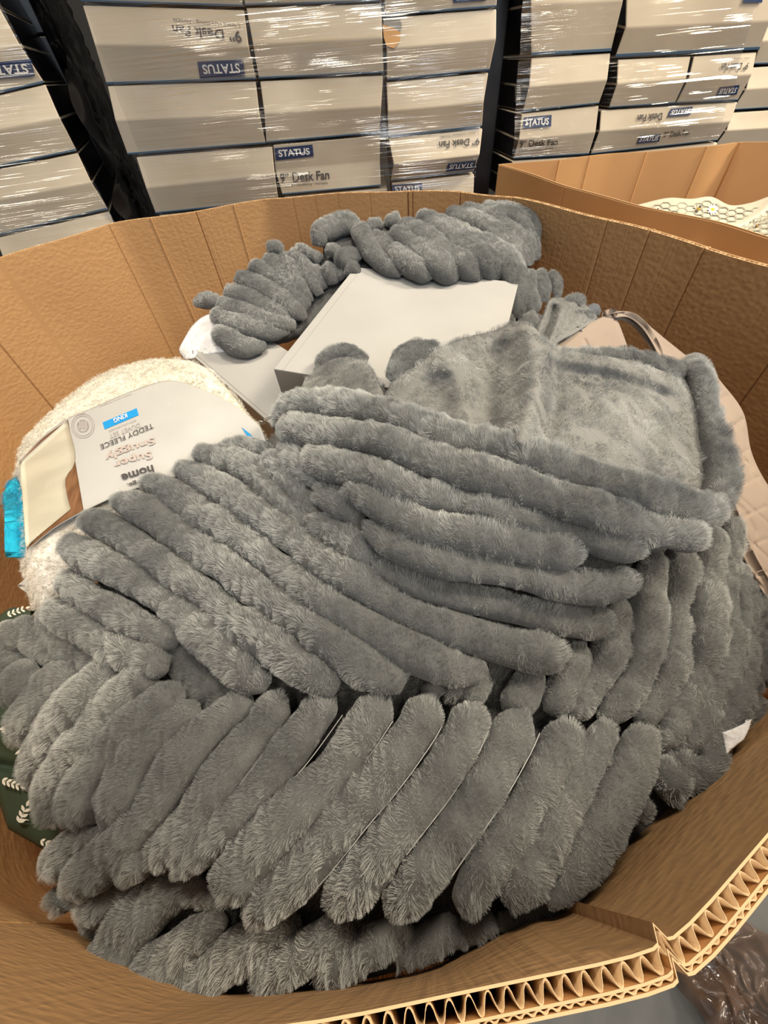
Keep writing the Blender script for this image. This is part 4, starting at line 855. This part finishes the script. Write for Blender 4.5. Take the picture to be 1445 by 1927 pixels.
# ================================================================== GREEN LEAF PRINT FABRIC
GR = Depth([(20, 1160, 'z', .80), (60, 1150, 'z', .81), (0, 1300, 'z', .765), (20, 1450, 'z', .75), (100, 1570, 'z', .745), (60, 1500, 'z', .75), (-40, 1400, 'z', .76), (-60, 1200, 'z', .79), (120, 1600, 'z', .75)])
gr = patch('leaf_print_fabric', [[(-45,1195),(-10,1165),(25,1143),(58,1150)], [(-50,1300),(-20,1290),(20,1280),(70,1270)], [(-40,1420),(-5,1410),(40,1400),(90,1400)], [(-12,1484),(15,1485),(60,1478),(120,1470)], [(15,1560),(50,1580),(98,1602),(140,1560)]], GR, ['green'], .0, [([(-10, 1380), (40, 1405), (90, 1400)], .006, 14), ([(0, 1440), (60, 1450)], -.006, 10)], n=60, m=80, thick=.006, nz=(.0015, 14), edge=.008, seed=20)
tag(gr, 'dark green fabric with white leaf sprigs tucked against the left bin wall', 'fabric')
GS = depth_surf(GR, .0006+.004)
def leaf(cx, cy, a, L_, w_):
    t = np.linspace(0, 1, 7); up_ = np.sin(t*math.pi)*w_; pts = [(cx+math.cos(a)*L_*k-math.sin(a)*h_, cy+math.sin(a)*L_*k+math.cos(a)*h_) for k, h_ in zip(t, up_)]
    pts += [(cx+math.cos(a)*L_*k+math.sin(a)*h_, cy+math.sin(a)*L_*k-math.cos(a)*h_) for k, h_ in list(zip(t, up_))[-2:0:-1]]
    return pts
def sprig(cx, cy, a, n_, L_, sp):
    out = [[(cx-1, cy), (cx+1, cy), (cx+math.cos(a)*sp*n_, cy+math.sin(a)*sp*n_)]]
    for k in range(n_):
        x_, y_ = cx+math.cos(a)*sp*k, cy+math.sin(a)*sp*k
        out += [leaf(x_, y_, a+.7, L_, L_*.22), leaf(x_, y_, a-.7, L_, L_*.22)]
    out.append(leaf(cx+math.cos(a)*sp*n_, cy+math.sin(a)*sp*n_, a, L_, L_*.22)); return out
pp = sprig(14, 1157, -.35, 4, 9, 9)+sprig(6, 1220, -1.2, 3, 15, 9)+[leaf(-2, 1373, -.3, 19, 3.5), leaf(2, 1376, .15, 24, 5), leaf(28, 1420, -.7, 15, 2)]+sprig(4, 1468, .35, 4, 12, 9)+sprig(36, 1548, -1.15, 3, 14, 11)+[leaf(30, 1541, .1, 26, 1.5)]+sprig(76, 1583, .3, 2, 11, 10)
o = poly_decal('leaf_print', pp, GS, M['leaf'], gr, .0014); tag(o, 'white leaf sprigs')

# ================================================================== BEIGE QUILT
QD = Depth([(1040, 655, 'z', .935), (1100, 615, 'z', .945), (1160, 588, 'z', .95), (1235, 630, 'z', .93), (1280, 665, 'z', .92), (1150, 660, 'z', .93), (1325, 700, 'z', .905), (1400, 800, 'z', .875), (1350, 850, 'z', .90), (1415, 870, 'z', .865), (1400, 1000, 'z', .865), (1450, 1000, 'z', .84), (1450, 1120, 'z', .83), (1380, 900, 'z', .89), (1470, 900, 'z', .84), (1500, 1020, 'z', .825), (1520, 1200, 'z', .80)])
QR = [([(1130, 700), (1060, 640)], -.0015, 4)]
q1 = patch('quilted_panel', [[(1040,652),(1075,628),(1110,608),(1152,586)], [(1050,668),(1085,648),(1125,628),(1166,612)], [(1060,690),(1100,672),(1140,662),(1180,650)]], QD, ['beige'], -.002, [([(1100,640),(1125,690)], -.002, 3), ([(1090,612),(1045,650)], -.003, 3)], n=60, m=40, thick=.008, nz=(.0015, 14), edge=.004, seed=21)
q2 = patch('curled_rim', [[(1135,596),(1160,586),(1190,588),(1228,618),(1262,646),(1300,676)], [(1148,592),(1168,588),(1196,600),(1224,630),(1250,658),(1278,684)], [(1154,600),(1180,598),(1204,614),(1223,642),(1232,662),(1236,680)]], QD, ['beige'], .004, n=60, m=30, thick=.007, nz=(.0008, 20), edge=.012, seed=22)
quilt = [([(1320,780),(1365,745)], -.0045, 6), ([(1340,840),(1395,790)], -.0045, 6), ([(1330,700),(1350,790),(1375,830),(1412,880)], -.0035, 6), ([(1405,800),(1404,870),(1414,900)], -.0016, 4), ([(1358,840),(1400,870)], -.0045, 6), ([(1360,930),(1400,960),(1420,1000),(1418,1060)], -.0035, 6)]
quilt += [([(1335, 770+58*k), (1440, 705+62*k)], -.0022, 4) for k in range(8)]+[([(1335, 700+62*k), (1450, 790+66*k)], -.0022, 4) for k in range(7)]
q4 = patch('quilted_panel', [[(1300,672),(1322,684),(1340,698),(1352,712)], [(1310,760),(1345,750),(1375,755),(1398,775)], [(1325,840),(1360,835),(1392,835),(1414,850)], [(1350,905),(1380,895),(1410,895),(1440,905)], [(1362,960),(1395,950),(1425,945),(1480,960)], [(1392,1040),(1420,1035),(1450,1030),(1500,1040)], [(1440,1125),(1465,1122),(1490,1120),(1530,1120)], [(1490,1210),(1510,1205),(1530,1200),(1560,1200)]], QD, ['beige'], -.006, quilt, n=110, m=260, thick=.010, nz=(.0022, 9), edge=.006, seed=24)
r = empty('beige_quilt', tuple(at_depth(np.array(1400.), np.array(1000.), .45))); tag(r, 'beige diamond-quilted coverlet curling up between the grey throw and the right bin wall', 'quilt')
for q_ in (q1, q2, q4): keep(q_, r)
# small crumpled grey plush behind
KP = Depth([(1010, 640, 'z', .94), (1040, 565, 'z', .955), (1100, 575, 'z', .95), (1130, 600, 'z', .94), (1060, 650, 'z', .94), (990, 640, 'z', .93)])
k1 = patch('grey_plush', [[(1000,632),(1020,595),(1036,562),(1068,562),(1100,572),(1118,588)], [(1004,640),(1024,615),(1045,598),(1070,590),(1098,595),(1125,602)], [(1010,648),(1030,636),(1052,626),(1075,618),(1095,612),(1112,610)], [(1016,655),(1032,652),(1046,648),(1058,640),(1078,630),(1095,618)]], KP, ['velvet'], .004, [([(1034,565),(1022,600),(1008,632)], .012, 8), ([(1042,580),(1036,610),(1024,636)], -.016, 6), ([(1060,580),(1045,615),(1032,645)], .010, 8), ([(1090,580),(1070,605)], -.006, 8)], n=60, m=40, thick=.006, nz=(.0015, 20), edge=.005, seed=25)
add_hair(k1, 'strand_velvet', 30000, .0035, children=6, radius=.0002, group='pile', rnd=.5, tang=.5, rough=.0006)
tag(k1, 'crumpled smooth grey plush cloth standing in a peak beside the beige quilt', 'throw')
o = ribbed('fleece_scrap', [[(1100,595,8),(1118,585,12),(1128,590,8)]], KP, -.01, mats=('fleece_dark',), hair=None, seed=33); tag(o, 'small slate blue fleece tuft next to the quilt tip', 'blanket')
o = ribbed('fur_throw', [[(1060,570,8),(1085,565,10),(1098,575,9)], [(1085,590,8),(1108,598,10),(1112,612,8)]], KP, -.006, hair=HF, seed=34); tag(o, 'grey ribbed throw corner peeping out behind the crumpled plush cloth', 'throw')
# white textile glimpse at lower right
WP = Depth([(1380, 1390, 'z', .868), (1365, 1375, 'z', .868), (1400, 1370, 'z', .868), (1370, 1430, 'z', .866)])
o = patch('white_textile', [[(1358,1378),(1385,1368),(1415,1352)], [(1362,1400),(1385,1388),(1410,1372)], [(1366,1422),(1380,1408),(1400,1392)]], WP, ['knit'], -.0, n=20, m=20, thick=.003, nz=(.0003, 20), edge=.001, seed=26); tag(o, 'scrap of white cloth between the grey throw and the right near bin wall', 'fabric')

# ================================================================== BEE PRINT BEDDING IN THE SECOND BIN
BD = Depth([(1190, 395, 'y', 1.16), (1280, 375, 'y', 1.20), (1340, 372, 'y', 1.18), (1380, 392, 'y', 1.10), (1445, 370, 'y', 1.10), (1445, 440, 'y', .80), (1380, 430, 'y', .88), (1300, 400, 'y', 1.02), (1480, 360, 'y', 1.08), (1250, 400, 'y', 1.05)])
bd = patch('bee_print_bedding', [[(1150,397),(1200,385),(1262,372),(1300,374),(1337,370),(1375,386),(1410,382),(1445,370),(1500,352)], [(1180,402),(1230,398),(1290,392),(1340,394),(1380,404),(1415,402),(1450,398),(1500,390)], [(1230,430),(1280,425),(1320,425),(1360,428),(1395,430),(1425,424),(1460,420),(1500,420)], [(1300,470),(1340,470),(1380,475),(1420,480),(1450,480),(1480,480),(1510,480)]], BD, ['bee_cloth'], 0, [([(1362,436),(1400,418),(1430,400),(1450,382)], .018, 7), ([(1375,440),(1415,424),(1445,404)], -.015, 6), ([(1340,372),(1365,400)], -.008, 8), ([(1270,375),(1300,410)], .006, 14)], n=110, m=60, thick=.10, nz=(.004, 7), edge=.006, seed=27)
tag(bd, 'ivory bedding printed with honeycomb, bees and a daisy inside the second bin', 'bedding')
BS = depth_surf(BD, .005)
V = []; Fc = []; S3 = math.sqrt(3)
def bs_pt(x, y): return BS(np.array(float(x)), np.array(float(y)), .003)
ed = set(); hexs = []
for i in range(-1, 20):
    for j in range(-1, 9):
        cx = 1190+i*15.6; cy = 384+j*10.5+(5.2 if i % 2 else 0)+.03*(cx-1190)
        top_ = np.interp(cx, [1150, 1200, 1262, 1300, 1337, 1375, 1410, 1445, 1500], [397, 385, 372, 374, 370, 386, 382, 370, 352])
        inside = (cy > top_+11 and cy < 368+.30*(cx-1165)+24 and 1195 < cx < 1462)
        if not inside or ((i*7+j*5) % 9 == 0): continue
        hexs.append([(cx+10*math.cos(a), cy+6*math.sin(a)) for a in [k*math.pi/3 for k in range(6)]])
for hx in hexs:
    for k in range(6):
        a, b = hx[k], hx[(k+1) % 6]; key = (round((a[0]+b[0])/2), round((a[1]+b[1])/2))
        if key in ed: continue
        ed.add(key); d = np.array(b)-np.array(a); nrm = np.array([-d[1], d[0]])/np.hypot(*d)*.9; q_ = [np.array(a)+nrm, np.array(b)+nrm, np.array(b)-nrm, np.array(a)-nrm]; b0_ = len(V); V += [bs_pt(*p) for p in q_]; Fc.append([b0_, b0_+1, b0_+2, b0_+3])
o = mesh('honeycomb_print', V, Fc, [M['hexline']], None, False); keep(o, bd)
def bee(x, y, a, s_):
    c_, s2 = math.cos(a), math.sin(a); tr = lambda pts: [(x+(u*c_-v*s2)*s_, y+(u*s2+v*c_)*s_) for u, v in pts]
    el = lambda cx, cy, rx, ry: [(cx+rx*math.cos(t), cy+ry*math.sin(t)) for t in np.linspace(0, 6.283, 13)[:-1]]
    poly_decal('bee_print', [tr(el(-4.5, 0, 3, 3)), tr(el(5, 0, 3.2, 2.6)), tr([(-1, -3.4), (.6, -3.6), (.6, 3.6), (-1, 3.4)])], BS, M['ink'], bd, .0042)
    poly_decal('bee_print', [tr(el(0, 0, 5, 3.8))], BS, M['amber'], bd, .0036)
    poly_decal('bee_print', [tr([(-1, -3), (-5, -9), (-3.5, -9.5), (1, -4)]), tr([(1, -3), (5, -8), (6.5, -7), (2.5, -3)])], BS, M['grey_ink'], bd, .0040)
for x, y, a, s_ in ((1234, 398, -.8, 1.0), (1314, 393, -.9, 1.0), (1424, 403, -.5, 1.0), (1425, 424, -.4, .6)): bee(x, y, a, s_)
el = lambda cx, cy, rx, ry, n_=12: [(cx+rx*math.cos(t), cy+ry*math.sin(t)) for t in np.linspace(0, 6.283, n_+1)[:-1]]
poly_decal('daisy_print', [leaf(1341, 394, k*math.pi/5, 11, 1.8) for k in range(10)], BS, M['white_ink'], bd, .0038)
poly_decal('daisy_print', [leaf(1341, 394, k*math.pi/5+.2, 11.5, .5) for k in range(10)], BS, M['grey_ink'], bd, .0036)
poly_decal('daisy_print', [el(1341, 394, 4, 3.4)], BS, M['amber'], bd, .0044)

# ================================================================== FLOOR LITTER
def litter(name, label, cx, cy, rx, ry, h_, matn, seed, rot=0.):
    c0 = at_z(np.array(float(cx)), np.array(float(cy)), 0.0); nu, nv = 70, 70; u, v = np.meshgrid(np.linspace(-1, 1, nu), np.linspace(-1, 1, nv))
    X = rx*u; Y = ry*v; P = np.stack([X*math.cos(rot)-Y*math.sin(rot), X*math.sin(rot)+Y*math.cos(rot), np.zeros_like(X)], -1)+c0
    hh = np.abs(noise3(P.reshape(-1, 3), 7, seed, 4).reshape(nv, nu)); hh = h_*(.15+hh)*np.clip(1.15-u*u-v*v, 0.02, 1)
    P[..., 2] = .004+hh; jit = noise3(P.reshape(-1, 3), 9, seed+5, 2).reshape(nv, nu); P[..., 0] += .02*jit
    I = np.arange(nu*nv).reshape(nv, nu); Fc = np.stack([I[:-1, :-1], I[:-1, 1:], I[1:, 1:], I[1:, :-1]], -1).reshape(-1, 4)
    keepf = [f for f in Fc.tolist() if (lambda a: a[0]**2+a[1]**2 < 1+.25*math.sin(5*math.atan2(a[1], a[0])+seed))((u.ravel()[f[0]], v.ravel()[f[0]]))]
    o = mesh(name, P.reshape(-1, 3), keepf, [M[matn]]); tag(o, label, 'plastic wrap')
    bm = bmesh.new(); bm.from_mesh(o.data); bmesh.ops.delete(bm, geom=[v_ for v_ in bm.verts if not v_.link_faces], context='VERTS'); bm.to_mesh(o.data); bm.free()
    l = o.data.uv_layers.new(name='UVMap'); vi = np.empty(len(o.data.loops), int); o.data.loops.foreach_get('vertex_index', vi)
    co = np.array([v_.co[:2] for v_ in o.data.vertices]); l.data.foreach_set('uv', co[vi].ravel()); return o
litter('crumpled_film', 'brown crumpled plastic film lying on the floor outside the near bin corner', 1405, 1885, .13, .12, .07, 'brown_film', 3, .4)
litter('crumpled_film', 'clear twisted strip of stretch film on the floor beside the near bin corner', 1330, 1850, .13, .045, .05, 'film_floor', 8, -.9)
